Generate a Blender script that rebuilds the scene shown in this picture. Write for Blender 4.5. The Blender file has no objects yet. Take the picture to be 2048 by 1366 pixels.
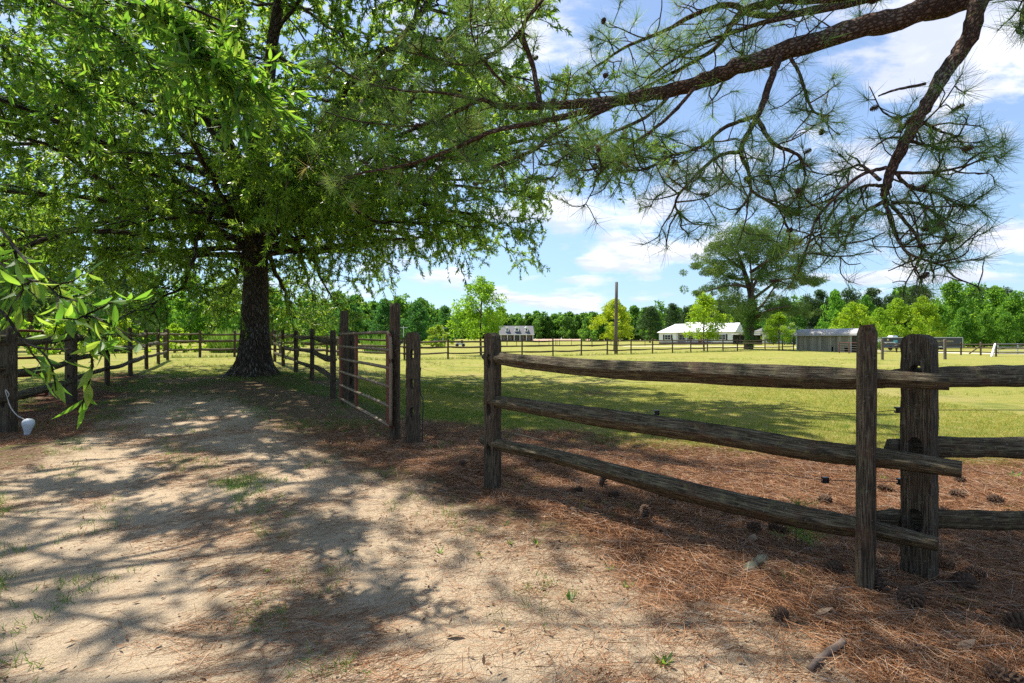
import bpy, bmesh, math, random
import numpy as np
from mathutils import Vector, Matrix
R = math.radians
rng = np.random.default_rng(7)
random.seed(7)
scene = bpy.context.scene
COL = scene.collection

# ------------------------------------------------------------------ camera, sky, sun, exposure
EYE = 1.3
F = 1000.0                       # focal length in pixels of the 2048 px wide photograph
cam = bpy.data.cameras.new('camera'); cam.lens = 36.0 * F / 2048; cam.sensor_width = 36
cam.clip_start = 0.05; cam.clip_end = 6000
co = bpy.data.objects.new('camera', cam); COL.objects.link(co)
co.location = (0, 0, EYE); co.rotation_euler = (R(90), 0, 0)
scene.camera = co

SUN_EL, SUN_AZ = R(64), math.atan2(-0.76, 0.64)      # azimuth measured from +Y towards +X (ahead and to the left)
sd = Vector((math.sin(SUN_AZ) * math.cos(SUN_EL), math.cos(SUN_AZ) * math.cos(SUN_EL), math.sin(SUN_EL)))
sl = bpy.data.lights.new('sun', 'SUN'); sl.energy = 4.6; sl.angle = R(0.55); sl.color = (1.0, 0.93, 0.82)
so = bpy.data.objects.new('sun', sl); COL.objects.link(so)
so.rotation_euler = sd.to_track_quat('Z', 'Y').to_euler(); so.location = (-20, 20, 40)

scene.view_settings.view_transform = 'Standard'; scene.view_settings.look = 'None'
scene.view_settings.exposure = 1.05; scene.view_settings.gamma = 1
cy = scene.cycles
cy.max_bounces = 6; cy.diffuse_bounces = 3; cy.glossy_bounces = 2; cy.transmission_bounces = 4; cy.transparent_max_bounces = 6
cy.caustics_reflective = False; cy.caustics_refractive = False
cy.sample_clamp_indirect = 4
cy.use_denoising = False


def nd(nt, typ, ins=None, **attrs):
    n = nt.nodes.new(typ)
    for k, v in attrs.items(): setattr(n, k, v)
    for k, v in (ins or {}).items():
        s = n.inputs[k]
        if isinstance(v, bpy.types.NodeSocket): nt.links.new(v, s)
        else: s.default_value = v
    return n


def ramp(nt, fac, stops, interp='LINEAR'):
    n = nt.nodes.new('ShaderNodeValToRGB'); n.color_ramp.interpolation = interp
    e = n.color_ramp.elements
    while len(e) < len(stops): e.new(0.5)
    for el, (p, c) in zip(e, stops):
        el.position = p; el.color = (*c, 1) if len(c) == 3 else c
    nt.links.new(fac, n.inputs[0]); return n.outputs[0]


def mixc(nt, fac, a, b, mode='MIX'):
    n = nt.nodes.new('ShaderNodeMix'); n.data_type = 'RGBA'; n.blend_type = mode
    for s, v in ((n.inputs[0], fac), (n.inputs[6], a), (n.inputs[7], b)):
        if isinstance(v, bpy.types.NodeSocket): nt.links.new(v, s)
        else: s.default_value = v if isinstance(v, (int, float)) else ((*v, 1) if len(v) == 3 else v)
    return n.outputs[2]


def mth(nt, op, a, b=0.0, c=None, clamp=False):
    n = nt.nodes.new('ShaderNodeMath'); n.operation = op; n.use_clamp = clamp
    for s, v in zip(n.inputs, (a, b, c)):
        if v is None: continue
        if isinstance(v, bpy.types.NodeSocket): nt.links.new(v, s)
        else: s.default_value = v
    return n.outputs[0]


def noise(nt, vec, scale, detail=4, rough=0.55, dist=0.0):
    ins = {'Scale': scale, 'Detail': detail, 'Roughness': rough, 'Distortion': dist}
    if vec is not None: ins['Vector'] = vec
    return nd(nt, 'ShaderNodeTexNoise', ins).outputs[0]


def mapping(nt, vec, scale=(1, 1, 1), rot=(0, 0, 0), loc=(0, 0, 0)):
    return nd(nt, 'ShaderNodeMapping', {'Vector': vec, 'Scale': scale, 'Rotation': rot, 'Location': loc}).outputs[0]


def sstep(nt, v, lo, hi):
    n = nt.nodes.new('ShaderNodeMapRange'); n.interpolation_type = 'SMOOTHSTEP'
    nt.links.new(v, n.inputs[0]); n.inputs[1].default_value = lo; n.inputs[2].default_value = hi
    return n.outputs[0]


world = bpy.data.worlds.new('World'); scene.world = world; world.use_nodes = True
wt = world.node_tree; wt.nodes.clear()
sky = nd(wt, 'ShaderNodeTexSky', sky_type='NISHITA', sun_disc=False, sun_elevation=SUN_EL, sun_rotation=SUN_AZ,
         altitude=100, air_density=1.0, dust_density=0.5, ozone_density=1.6)
tc = nd(wt, 'ShaderNodeTexCoord').outputs['Generated']
sx = nd(wt, 'ShaderNodeSeparateXYZ', {0: tc})
den = mth(wt, 'ADD', mth(wt, 'MAXIMUM', sx.outputs[2], 0.0), 0.10)
cx = mth(wt, 'DIVIDE', sx.outputs[0], den); cyy = mth(wt, 'DIVIDE', sx.outputs[1], den)
cvec = nd(wt, 'ShaderNodeCombineXYZ', {0: cx, 1: cyy, 2: 0.0}).outputs[0]
CLOUD_LOC = (0.3, 1.75, 0)
cv = mapping(wt, cvec, (0.85, 0.85, 1), (0, 0, R(8)), CLOUD_LOC)
c1 = noise(wt, cv, 1.15, 9, 0.56, 0.35)
c2 = noise(wt, mapping(wt, cvec, (0.85, 0.85, 1), (0, 0, R(8)), (CLOUD_LOC[0] - 0.04, CLOUD_LOC[1] + 0.10, 0)), 1.15, 9, 0.56, 0.35)
ca = mth(wt, 'DIVIDE', sx.outputs[0], mth(wt, 'MAXIMUM', sx.outputs[1], 0.05)); cb_ = mth(wt, 'DIVIDE', sx.outputs[2], mth(wt, 'MAXIMUM', sx.outputs[1], 0.05))
bank = 0.0                                                # the larger banks of cloud: bearing, height, width, depth, weight
for a0_, b0_, wa_, wb_, k_ in ((.24, .262, .17, .042, .15), (.28, .188, .20, .026, .13), (.98, .185, .13, .035, .16), (.93, .60, .16, .085, .16), (.62, .335, .10, .05, .07), (.75, .50, .05, .03, .09), (.06, .60, .12, .07, .12), (.62, .125, .35, .012, .10), (.10, .085, .3, .012, .07)):
    u_ = mth(wt, 'DIVIDE', mth(wt, 'SUBTRACT', ca, a0_), wa_); v_ = mth(wt, 'DIVIDE', mth(wt, 'SUBTRACT', cb_, b0_), wb_)
    g_ = mth(wt, 'MULTIPLY', mth(wt, 'EXPONENT', mth(wt, 'MULTIPLY', mth(wt, 'ADD', mth(wt, 'MULTIPLY', u_, u_), mth(wt, 'MULTIPLY', v_, v_)), -1.0)), k_)
    bank = mth(wt, 'ADD', bank, g_)
lump = mth(wt, 'ADD', mth(wt, 'MULTIPLY', mth(wt, 'SUBTRACT', c1, .5), .8), mth(wt, 'MULTIPLY', mth(wt, 'SUBTRACT', noise(wt, nd(wt, 'ShaderNodeCombineXYZ', {0: mth(wt, 'MULTIPLY', ca, 6.0), 1: mth(wt, 'MULTIPLY', cb_, 15.0), 2: .3}).outputs[0], 1.3, 8, .58), .5), .5))
cover = sstep(wt, mth(wt, 'ADD', lump, bank), 0.0, 0.15)
shade = sstep(wt, mth(wt, 'SUBTRACT', c2, c1), -0.07, 0.10)
ccol = mixc(wt, shade, (4.1, 4.4, 5.4), (7.0, 6.9, 6.9))
fade = sstep(wt, sx.outputs[2], 0.0, 0.06)
cov = mth(wt, 'MULTIPLY', mth(wt, 'MULTIPLY', cover, 0.92), fade)
skyc = mixc(wt, .09, mixc(wt, 1.0, sky.outputs[0], (0.93, 0.99, 1.03), 'MULTIPLY'), (5.0, 5.6, 6.6))
low = mixc(wt, sstep(wt, sx.outputs[2], .0, .30), (.66, .72, .80), (1.0, 1.0, 1.0))
skym = mixc(wt, cov, mixc(wt, 1.0, skyc, low, 'MULTIPLY'), ccol)
bg = nd(wt, 'ShaderNodeBackground', {'Color': skym, 'Strength': 0.10})
nd(wt, 'ShaderNodeOutputWorld', {'Surface': bg.outputs[0]})


# ------------------------------------------------------------------ helpers
def smooth(e0, e1, x):
    t = np.clip((np.asarray(x, float) - e0) / (e1 - e0), 0, 1); return t * t * (3 - 2 * t)


def gz(x, y):
    """height of the ground"""
    x = np.asarray(x, float); y = np.asarray(y, float); yy = np.maximum(y, 0.5)
    A = np.interp(y, [-50, 20, 40, 60, 90, 139, 220, 240, 330, 500, 2000], [0, 0, .16, .27, .4, .6, 1.25, 1.6, 3.0, 3.0, 3.0])
    B = np.interp(y, [-50, 20, 40, 60, 117, 180, 300, 500, 2000], [0, 0, -.03, -.16, -.34, -.3, 0, .5, .5])
    Lf = np.interp(y, [0, 7, 12, 17, 24, 40, 80, 2000], [0, 0.06, .24, .34, .48, .5, .6, .6]) * smooth(-.12, -.5, x / yy)
    s = smooth(.5, .8, x / yy)
    z = np.maximum(A, Lf) * (1 - s) + B * s
    z = z + .10 * np.exp(-(((x + .62) / .55) ** 2 + ((y - 5.25) / .8) ** 2))       # needle mound beside the gate
    z = z + .16 * np.exp(-(((x + 6.9) / 1.5) ** 2 + ((y - 13.4) / 1.5) ** 2))      # swell at the foot of the oak
    z = z + .05 * np.exp(-(((x - .9) / 1.6) ** 2 + ((y - 3.9) / .5) ** 2))
    k = np.exp(-(y / 14.0) ** 2)
    z = z + k * (.012 * np.sin(x * 2.3 + 1.3 * y) + .010 * np.sin(3.7 * y - 1.9 * x + 1) + .006 * np.sin(7.1 * x + 2) * np.sin(6.3 * y))
    return z


def gzf(x, y): return float(gz(x, y))


def at(px, py, d):
    """point seen at a pixel of the photograph at a distance d ahead of the camera"""
    return np.array([(px - 1024) / F * d, d, EYE - (py - 683) / F * d])


def onground(px, d, dz=0.0):
    x = (px - 1024) / F * d
    return Vector((x, d, gzf(x, d) + dz))


class MB:
    def __init__(s): s.V = []; s.Fs = []; s.T = []; s.U = []; s.n = 0

    def add(s, V, Fl, tint=None, uv=None):
        V = np.asarray(V, float).reshape(-1, 3)
        for f in (Fl if isinstance(Fl, (list, tuple)) and len(Fl) and isinstance(Fl[0], np.ndarray) and Fl[0].ndim == 2 else [np.asarray(Fl)]):
            s.Fs.append(f + s.n)
        s.V.append(V); s.n += len(V)
        s.T.append(np.full(len(V), .5) if tint is None else np.broadcast_to(np.asarray(tint, float), (len(V),)))
        s.U.append(np.zeros((len(V), 3)) if uv is None else uv)
        return s

    def polys(s, V, faces, tint=None):
        V = np.asarray(V, float)
        by = {}
        for f in faces: by.setdefault(len(f), []).append(f)
        s.add(V, [np.array(v) for v in by.values()], tint); return s

    def box(s, c, size, yaw=0.0, tint=None, taper=1.0):
        hx, hy, hz = [k / 2 for k in size]
        P = np.array([[-hx, -hy, -hz], [hx, -hy, -hz], [hx, hy, -hz], [-hx, hy, -hz],
                      [-hx * taper, -hy * taper, hz], [hx * taper, -hy * taper, hz], [hx * taper, hy * taper, hz], [-hx * taper, hy * taper, hz]])
        ca, sa = math.cos(yaw), math.sin(yaw)
        P = np.stack([P[:, 0] * ca - P[:, 1] * sa, P[:, 0] * sa + P[:, 1] * ca, P[:, 2]], 1) + np.array(c)
        s.add(P, np.array([[0, 3, 2, 1], [4, 5, 6, 7], [0, 1, 5, 4], [1, 2, 6, 5], [2, 3, 7, 6], [3, 0, 4, 7]]), tint); return s

    def tube(s, path, rad, n=8, cap=True, tint=None, prof=None, squash=None):
        path = np.asarray(path, float); N = len(path); rad = np.broadcast_to(np.asarray(rad, float), (N,))
        t = np.gradient(path, axis=0); t /= np.linalg.norm(t, axis=1)[:, None] + 1e-9
        ref = np.array([0, 0, 1.0]) if abs(t[:, 2]).mean() < .8 else np.array([0.0, 1.0, 0.0])
        a = np.cross(t, ref); a /= np.linalg.norm(a, axis=1)[:, None] + 1e-9
        b = np.cross(a, t)
        th = np.linspace(0, 2 * math.pi, n + 1)
        p = np.ones((N, n + 1)) if prof is None else np.concatenate([prof, prof[:, :1]], 1)
        sa, sb = squash or (1, 1)
        V = path[:, None] + (rad[:, None] * p)[..., None] * (np.cos(th)[None, :, None] * a[:, None] * sa + np.sin(th)[None, :, None] * b[:, None] * sb)
        L = np.concatenate([[0], np.cumsum(np.linalg.norm(np.diff(path, axis=0), axis=1))])
        uv = np.zeros((N, n + 1, 3)); uv[..., 0] = L[:, None]; uv[..., 1] = th[None] * rad.mean(); uv[..., 2] = s.n * .013
        i = (np.arange(N - 1)[:, None] * (n + 1) + np.arange(n)[None]).ravel()
        Fq = np.stack([i, i + 1, i + n + 2, i + n + 1], 1)
        fl = [Fq]
        if cap: fl += [np.arange(n)[None, ::-1], (N - 1) * (n + 1) + np.arange(n)[None]]
        s.add(V.reshape(-1, 3), fl, tint, uv.reshape(-1, 3)); return s

    def lathe(s, prof, n=16, c=(0, 0, 0)):
        prof = np.array(prof, float)
        return s.tube(np.stack([np.full(len(prof), c[0]), np.full(len(prof), c[1]), prof[:, 1] + c[2]], 1), prof[:, 0], n)

    def leaves(s, P, D, S, L, W, tint=None):
        """diamond leaves: foot P, direction D, side S, length L, width W"""
        n = len(P); L = np.broadcast_to(L, (n,))[:, None]; W = np.broadcast_to(W, (n,))[:, None]
        m = P + D * L * .45
        V = np.stack([P, m + S * W / 2, P + D * L, m - S * W / 2], 1).reshape(-1, 3)
        t = rng.random(n) if tint is None else tint
        s.add(V, np.arange(4 * n).reshape(n, 4), np.repeat(t, 4)); return s

    def needles(s, P, D, L, W, tint=None):
        n = len(P); S = unit(np.cross(D, rng.normal(size=(n, 3)))); L = np.broadcast_to(L, (n,))[:, None]
        V = np.stack([P - S * W / 2, P + S * W / 2, P + D * L + S * W * .2, P + D * L - S * W * .2], 1).reshape(-1, 3)
        t = rng.random(n) if tint is None else tint
        s.add(V, np.arange(4 * n).reshape(n, 4), np.repeat(t, 4)); return s

    def bigleaves(s, P, D, S, L, W, tint=None, bend=.12):
        """nearby lance-shaped leaves with a folded midrib and a bend"""
        n = len(P); L = np.broadcast_to(L, (n,))[:, None]; W = np.broadcast_to(W, (n,))[:, None]
        Nn = np.cross(D, S)
        ks = [0, .12, .3, .52, .75, 1.0]; ws = [.06, .42, .9, 1.0, .62, .03]
        rows = []
        for k, w in zip(ks, ws):
            c = P + D * L * k - Nn * L * bend * k * k
            rows += [c - S * W * w / 2 + Nn * W * w * .14, c, c + S * W * w / 2 + Nn * W * w * .14]
        V = np.stack(rows, 1)
        q = []
        for j in range(5):
            for e in (0, 1): q.append([3 * j + e, 3 * j + e + 1, 3 * j + e + 4, 3 * j + e + 3])
        q = np.array(q); nv = 18
        Fq = (np.arange(n)[:, None, None] * nv + q[None]).reshape(-1, 4)
        t = rng.random(n) if tint is None else tint
        s.add(V.reshape(-1, 3), Fq, np.repeat(t, nv)); return s

    def mesh(s, name, mat, smooth_=True):
        me = bpy.data.meshes.new(name)
        V = np.concatenate(s.V); me.vertices.add(len(V)); me.vertices.foreach_set('co', V.astype(np.float32).ravel())
        loops = np.concatenate([f.ravel() for f in s.Fs]).astype(np.int32)
        tot = np.concatenate([np.full(len(f), f.shape[1]) for f in s.Fs]).astype(np.int32)
        me.loops.add(len(loops)); me.loops.foreach_set('vertex_index', loops)
        me.polygons.add(len(tot)); me.polygons.foreach_set('loop_start', (np.cumsum(tot) - tot).astype(np.int32))
        me.polygons.foreach_set('use_smooth', np.full(len(tot), bool(smooth_)))
        me.update(calc_edges=True)
        a = me.attributes.new('tint', 'FLOAT', 'POINT'); a.data.foreach_set('value', np.concatenate(s.T).astype(np.float32))
        u = me.attributes.new('tuv', 'FLOAT_VECTOR', 'POINT'); u.data.foreach_set('vector', np.concatenate(s.U).astype(np.float32).ravel())
        me.materials.append(mat)
        return me

    def build(s, name, mat, parent=None, smooth_=False, loc=None, rot=None):
        """links the shapes as ONE mesh object (world coordinates when there is a parent at a plain location)"""
        me = s.mesh(name, mat, smooth_)
        if parent is not None and parent.get('wc'):
            v = np.empty(len(me.vertices) * 3, np.float32); me.vertices.foreach_get('co', v)
            v = v.reshape(-1, 3) - np.array(parent['org'], np.float32); me.vertices.foreach_set('co', v.ravel()); me.update()
        o = bpy.data.objects.new(name, me); COL.objects.link(o)
        if parent is not None: o.parent = parent
        if loc is not None: o.location = loc
        if rot is not None: o.rotation_euler = rot
        return o


def unit(a): return a / (np.linalg.norm(a, axis=-1, keepdims=True) + 1e-9)


def tag(o, label, cat, group=None, kind=None):
    if label: o['label'] = label
    if cat: o['category'] = cat
    if group: o['group'] = group
    if kind: o['kind'] = kind
    return o


def struct(o): o['kind'] = 'structure'; return o


def thing(name, label, cat, loc=(0, 0, 0), rz=0.0, group=None, world_coords=False):
    o = bpy.data.objects.new(name, None); COL.objects.link(o)
    o.location = loc; o.rotation_euler = (0, 0, rz); o.empty_display_size = .2
    if world_coords: o['wc'] = 1; o['org'] = [float(k) for k in loc]
    return tag(o, label, cat, group)


def copy_tree(o, parent=None):
    c = o.copy(); COL.objects.link(c)
    if parent is not None: c.parent = parent; c.matrix_parent_inverse = o.matrix_parent_inverse
    for ch in [k for k in KIDS.get(o.name, [])]: copy_tree(ch, c)
    return c


KIDS = {}


def remember(o):
    KIDS[o.name] = [k for k in bpy.data.objects if k.parent == o]
    for k in KIDS[o.name]: remember(k)


def catmull(pts, n):
    pts = np.asarray(pts, float)
    p = np.vstack([2 * pts[0] - pts[1], pts, 2 * pts[-1] - pts[-2]])
    out = []
    m = len(pts) - 1
    for u in np.linspace(0, m, n):
        i = min(int(u), m - 1); t = u - i
        a, b, c, d = p[i], p[i + 1], p[i + 2], p[i + 3]
        out.append(.5 * (2 * b + (c - a) * t + (2 * a - 5 * b + 4 * c - d) * t * t + (3 * b - a - 3 * c + d) * t ** 3))
    return np.array(out)


# ------------------------------------------------------------------ materials
M = {}


def newmat(name):
    m = bpy.data.materials.new(name); m.use_nodes = True; nt = m.node_tree; nt.nodes.clear(); M[name] = m
    return nt


def finish(nt, color, rough=.8, bump=None, bstr=.4, bdist=.02, spec=.3, metal=0.0, transl=None, tcol=None):
    p = nd(nt, 'ShaderNodeBsdfPrincipled')
    def put(k, v):
        if isinstance(v, bpy.types.NodeSocket): nt.links.new(v, p.inputs[k])
        else: p.inputs[k].default_value = (*v, 1) if isinstance(v, tuple) and len(v) == 3 else v
    put('Base Color', color); put('Roughness', rough); put('Specular IOR Level', spec); put('Metallic', metal)
    if bump is not None:
        b = nd(nt, 'ShaderNodeBump', {'Height': bump, 'Strength': bstr, 'Distance': bdist}); nt.links.new(b.outputs[0], p.inputs['Normal'])
    out = p.outputs[0]
    if transl:
        t = nd(nt, 'ShaderNodeBsdfTranslucent')
        if isinstance(tcol, bpy.types.NodeSocket): nt.links.new(tcol, t.inputs[0])
        else: t.inputs[0].default_value = (*tcol, 1)
        mx = nd(nt, 'ShaderNodeMixShader', {0: transl, 1: out, 2: t.outputs[0]}); out = mx.outputs[0]
    nd(nt, 'ShaderNodeOutputMaterial', {'Surface': out})


def objco(nt): return nd(nt, 'ShaderNodeTexCoord').outputs['Object']
def attr(nt, n, o='Fac'): return nd(nt, 'ShaderNodeAttribute', attribute_name=n).outputs[o]


def leafmat(name, stops, tstops, transl=.45, rough=.45, spec=.35):
    nt = newmat(name); t = attr(nt, 'tint')
    oc = nd(nt, 'ShaderNodeObjectInfo').outputs['Color']
    c = mixc(nt, 1.0, ramp(nt, t, stops), oc, 'MULTIPLY')
    tcl = mixc(nt, 1.0, ramp(nt, t, tstops), oc, 'MULTIPLY')
    finish(nt, c, rough, spec=spec, transl=transl, tcol=tcl)


leafmat('oak_leaf', [(0, (.045, .10, .018)), (.55, (.08, .155, .024)), (1, (.13, .205, .035))],
        [(0, (.17, .36, .03)), (.6, (.33, .55, .045)), (1, (.58, .70, .065))], .55, .36, .5)
leafmat('near_leaf', [(0, (.035, .10, .018)), (.6, (.065, .155, .025)), (1, (.13, .21, .035))],
        [(0, (.16, .38, .03)), (.6, (.30, .56, .04)), (1, (.52, .68, .07))], .5, .45, .35)
leafmat('tree_leaf', [(0, (.035, .09, .018)), (.6, (.085, .18, .026)), (1, (.15, .25, .036))],
        [(0, (.12, .28, .03)), (.6, (.24, .44, .045)), (1, (.38, .55, .06))], .42, .6, .2)
leafmat('young_leaf', [(0, (.13, .21, .02)), (.6, (.25, .32, .025)), (1, (.38, .40, .04))],
        [(0, (.32, .48, .03)), (.6, (.55, .66, .04)), (1, (.74, .74, .06))], .5, .5, .25)
leafmat('pine_needle', [(0, (.05, .115, .035)), (.7, (.10, .19, .05)), (.93, (.19, .25, .07)), (1, (.32, .21, .08))],
        [(0, (.18, .36, .06)), (.7, (.34, .54, .09)), (1, (.50, .42, .12))], .42, .42, .35)
leafmat('dark_needle', [(0, (.022, .05, .022)), (.6, (.045, .085, .03)), (1, (.085, .12, .035))],
        [(0, (.05, .11, .03)), (1, (.14, .20, .05))], .25, .6, .2)
leafmat('grass_blade', [(0, (.09, .16, .025)), (.5, (.16, .22, .035)), (.8, (.28, .27, .08)), (1, (.40, .33, .16))],
        [(0, (.16, .30, .03)), (.5, (.28, .38, .05)), (1, (.5, .42, .18))], .35, .6, .2)
leafmat('dry_needle', [(0, (.075, .034, .017)), (.35, (.25, .11, .046)), (.7, (.47, .235, .11)), (.88, (.50, .34, .21)), (1, (.40, .36, .31))],
        [(0, (.12, .05, .02)), (1, (.3, .16, .08))], .12, .6, .25)
leafmat('dry_leaf', [(0, (.13, .07, .035)), (.6, (.27, .16, .09)), (1, (.44, .35, .25))],
        [(0, (.12, .06, .03)), (1, (.3, .18, .1))], .15, .7, .2)


def barkmat(name, c0, c1, c2, vs, hs, bstr=.9, bdist=.03):
    nt = newmat(name); uv = attr(nt, 'tuv', 'Vector')
    v = mapping(nt, uv, (vs, hs, 1))
    vor = nd(nt, 'ShaderNodeTexVoronoi', {'Vector': v, 'Scale': 1.0, 'Randomness': 1.0}, feature='DISTANCE_TO_EDGE')
    d = vor.outputs['Distance']
    n1 = noise(nt, mapping(nt, uv, (vs * 1.6, hs * 1.2, 1)), 2.2, 6, .65)
    crack = sstep(nt, mth(nt, 'ADD', d, mth(nt, 'MULTIPLY', mth(nt, 'SUBTRACT', n1, .5), .35)), .0, .28)
    n2 = noise(nt, uv, 2.3, 3)
    c = mixc(nt, crack, c0, mixc(nt, sstep(nt, n2, .45, .68), c1, c2))
    c = mixc(nt, sstep(nt, n1, .5, .8), c, c2)
    finish(nt, c, .9, mth(nt, 'ADD', crack, mth(nt, 'MULTIPLY', n1, .5)), bstr, bdist, .15)


barkmat('oak_bark', (.030, .022, .016), (.125, .096, .072), (.21, .19, .165), 5.5, 24, 1.0, .045)
barkmat('pine_bark', (.045, .026, .018), (.15, .088, .06), (.22, .18, .155), 24, 46, 1.0, .012)
barkmat('far_bark', (.05, .035, .028), (.15, .11, .085), (.22, .17, .14), 4, 10, .6, .05)


def woodmat(name, use_uv, dark, mid, light, moss, moss_amt=.55, red=(.12, .055, .03)):
    nt = newmat(name)
    v = attr(nt, 'tuv', 'Vector') if use_uv else objco(nt)
    g = mapping(nt, v, (1.6, 34, 1) if use_uv else (34, 34, 1.6))
    grain = noise(nt, g, 1.3, 7, .7, .3)
    fine = noise(nt, mapping(nt, v, (7, 160, 1) if use_uv else (150, 150, 7)), 1.2, 3, .6)
    big = noise(nt, v, 4.5, 5, .65)
    c = ramp(nt, grain, [(.30, dark), (.5, mid), (.72, light)])
    c = mixc(nt, sstep(nt, fine, .62, .40), c, dark)
    c = mixc(nt, mth(nt, 'MULTIPLY', sstep(nt, big, .5, .72), .5), c, red)
    m = noise(nt, v, 17, 6, .75)
    c = mixc(nt, mth(nt, 'MULTIPLY', sstep(nt, m, .52, .70), moss_amt), c, moss)
    m2 = noise(nt, v, 60, 3, .6)
    c = mixc(nt, mth(nt, 'MULTIPLY', sstep(nt, m2, .60, .72), .6 * moss_amt), c, (.30, .31, .25))
    h = mth(nt, 'ADD', mth(nt, 'MULTIPLY', grain, 1.2), mth(nt, 'ADD', mth(nt, 'MULTIPLY', fine, .6), mth(nt, 'MULTIPLY', m2, .35)))
    finish(nt, c, .85, h, .8, .012, .2)


woodmat('rail_wood', True, (.030, .023, .014), (.145, .118, .072), (.30, .25, .165), (.17, .17, .065), .75)
woodmat('post_wood', False, (.028, .021, .014), (.11, .085, .056), (.22, .175, .12), (.11, .115, .055), .45)
woodmat('gatepost_wood', False, (.035, .026, .018), (.13, .095, .06), (.22, .17, .11), (.12, .115, .06), .25)
woodmat('plank_wood', False, (.16, .145, .115), (.40, .37, .30), (.58, .55, .46), (.26, .29, .16), .5)
nt = newmat('old_planks'); v = objco(nt); t_ = attr(nt, 'tint')
g_ = noise(nt, mapping(nt, v, (9, 9, .7)), 1.5, 5, .6)
c_ = mixc(nt, t_, (.20, .175, .12), (.45, .40, .30))
c_ = mixc(nt, mth(nt, 'MULTIPLY', sstep(nt, g_, .48, .66), .6), c_, (.13, .12, .09))
finish(nt, c_, .9, g_, .3, .01, .1)
woodmat('pole_wood', False, (.09, .07, .055), (.20, .165, .135), (.30, .26, .22), (.18, .17, .13), .2)


def plain(name, c, rough=.5, metal=0.0, var=.25, scale=6.0, dirt=(.2, .15, .1), damt=.3, spec=.4):
    nt = newmat(name); v = objco(nt)
    n = noise(nt, v, scale, 5, .6)
    a = tuple(k * (1 - var) for k in c)
    col = mixc(nt, n, a, c)
    col = mixc(nt, mth(nt, 'MULTIPLY', sstep(nt, noise(nt, v, scale * 3.1, 5, .7), .55, .75), damt), col, dirt)
    finish(nt, col, rough, n, .1, .01, spec, metal)


plain('rust_red', (.19, .055, .032), .6, .2, .5, 9, (.10, .05, .03), .6)
plain('tan_pipe', (.30, .22, .145), .55, .2, .45, 9, (.15, .07, .035), .6)
plain('white_paint', (.80, .81, .82), .5, 0, .06, 2, (.6, .6, .58), .15)
plain('white_metal_roof', (.86, .86, .85), .35, 0, .04, 1, (.7, .7, .68), .1)
plain('grey_metal_roof', (.42, .40, .39), .7, 0, .12, .8, (.25, .21, .18), .15)
plain('shingle', (.155, .155, .165), .9, 0, .3, 6, (.1, .1, .1), .4)
plain('brick', (.20, .105, .085), .9, 0, .45, 9, (.3, .25, .22), .4)
plain('dark_glass', (.03, .04, .05), .12, 0, .2, 2, (.1, .12, .12), .2, .6)
plain('shutter_black', (.02, .02, .022), .5, 0, .2, 3)
plain('door_red', (.30, .06, .04), .45, 0, .15, 3)
plain('trailer_dark', (.035, .042, .055), .35, 0, .15, .8, (.09, .085, .08), .15)
plain('trailer_trim', (.62, .64, .66), .35, .5, .15, 2)
plain('gold_paint', (.75, .60, .28), .4)
plain('teal_decal', (.12, .42, .55), .4)
plain('black_rubber', (.02, .02, .02), .8)
plain('black_plastic', (.012, .012, .013), .35)
plain('wire_steel', (.10, .085, .065), .7, 0)
plain('cord_white', (.62, .60, .54), .6)
plain('bulb_grey', (.66, .72, .76), .45, 0, .2, 12, (.3, .28, .24), .35)
plain('cow_black', (.012, .011, .011), .5, 0, .3, 3)
plain('cone_scale', (.115, .068, .042), .85, 0, .55, 40, (.25, .2, .16), .4)
plain('stick_wood', (.17, .125, .095), .9, 0, .5, 30, (.08, .05, .035), .6)
plain('lichen_wood', (.13, .14, .10), .9, 0, .5, 25, (.08, .06, .045), .6)
plain('tyre', (.02, .02, .02), .8)
plain('boat_blue', (.07, .10, .16), .4)

# ground: masks carry which stuff covers the soil, the noise breaks their edges
nt = newmat('soil'); P = nd(nt, 'ShaderNodeNewGeometry').outputs['Position']
aS, aT, aL, aF, aG = [attr(nt, k) for k in ('sand', 'straw', 'lawn', 'plough', 'green')]
nb = noise(nt, P, 1.1, 5, .6); nm = noise(nt, P, 5.5, 6, .65); nf = noise(nt, P, 38, 5, .7); nff = noise(nt, P, 150, 3, .7)
st = noise(nt, mapping(nt, P, (26, 120, 1), (0, 0, R(31))), 1.0, 4, .7, .8)
st2 = noise(nt, mapping(nt, P, (120, 26, 1), (0, 0, R(14))), 1.0, 4, .7, .8)
stm = mth(nt, 'MAXIMUM', st, st2)
duff = mixc(nt, sstep(nt, nf, .35, .65), (.095, .058, .034), (.21, .145, .088))
duff = mixc(nt, mth(nt, 'MULTIPLY', sstep(nt, nm, .50, .66), .75), duff, mixc(nt, nf, (.075, .115, .022), (.15, .185, .045)))
sandc = mixc(nt, sstep(nt, nff, .3, .7), (.36, .275, .18), (.57, .455, .32))
sandc = mixc(nt, mth(nt, 'MULTIPLY', sstep(nt, nb, .46, .68), .62), sandc, (.31, .235, .145))
sandc = mixc(nt, mth(nt, 'MULTIPLY', sstep(nt, stm, .60, .70), .6), sandc, (.21, .11, .055))
sandc = mixc(nt, mth(nt, 'MULTIPLY', sstep(nt, nf, .62, .75), .5), sandc, (.17, .12, .075))
strawc = ramp(nt, stm, [(.44, (.040, .018, .009)), (.60, (.15, .066, .03)), (.72, (.30, .155, .078)), (.82, (.44, .29, .18))])
strawc = mixc(nt, mth(nt, 'MULTIPLY', sstep(nt, nm, .45, .68), .55), strawc, (.075, .036, .020))
lawnc = mixc(nt, sstep(nt, nm, .38, .64), (.38, .335, .085), (.23, .27, .04))
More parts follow.
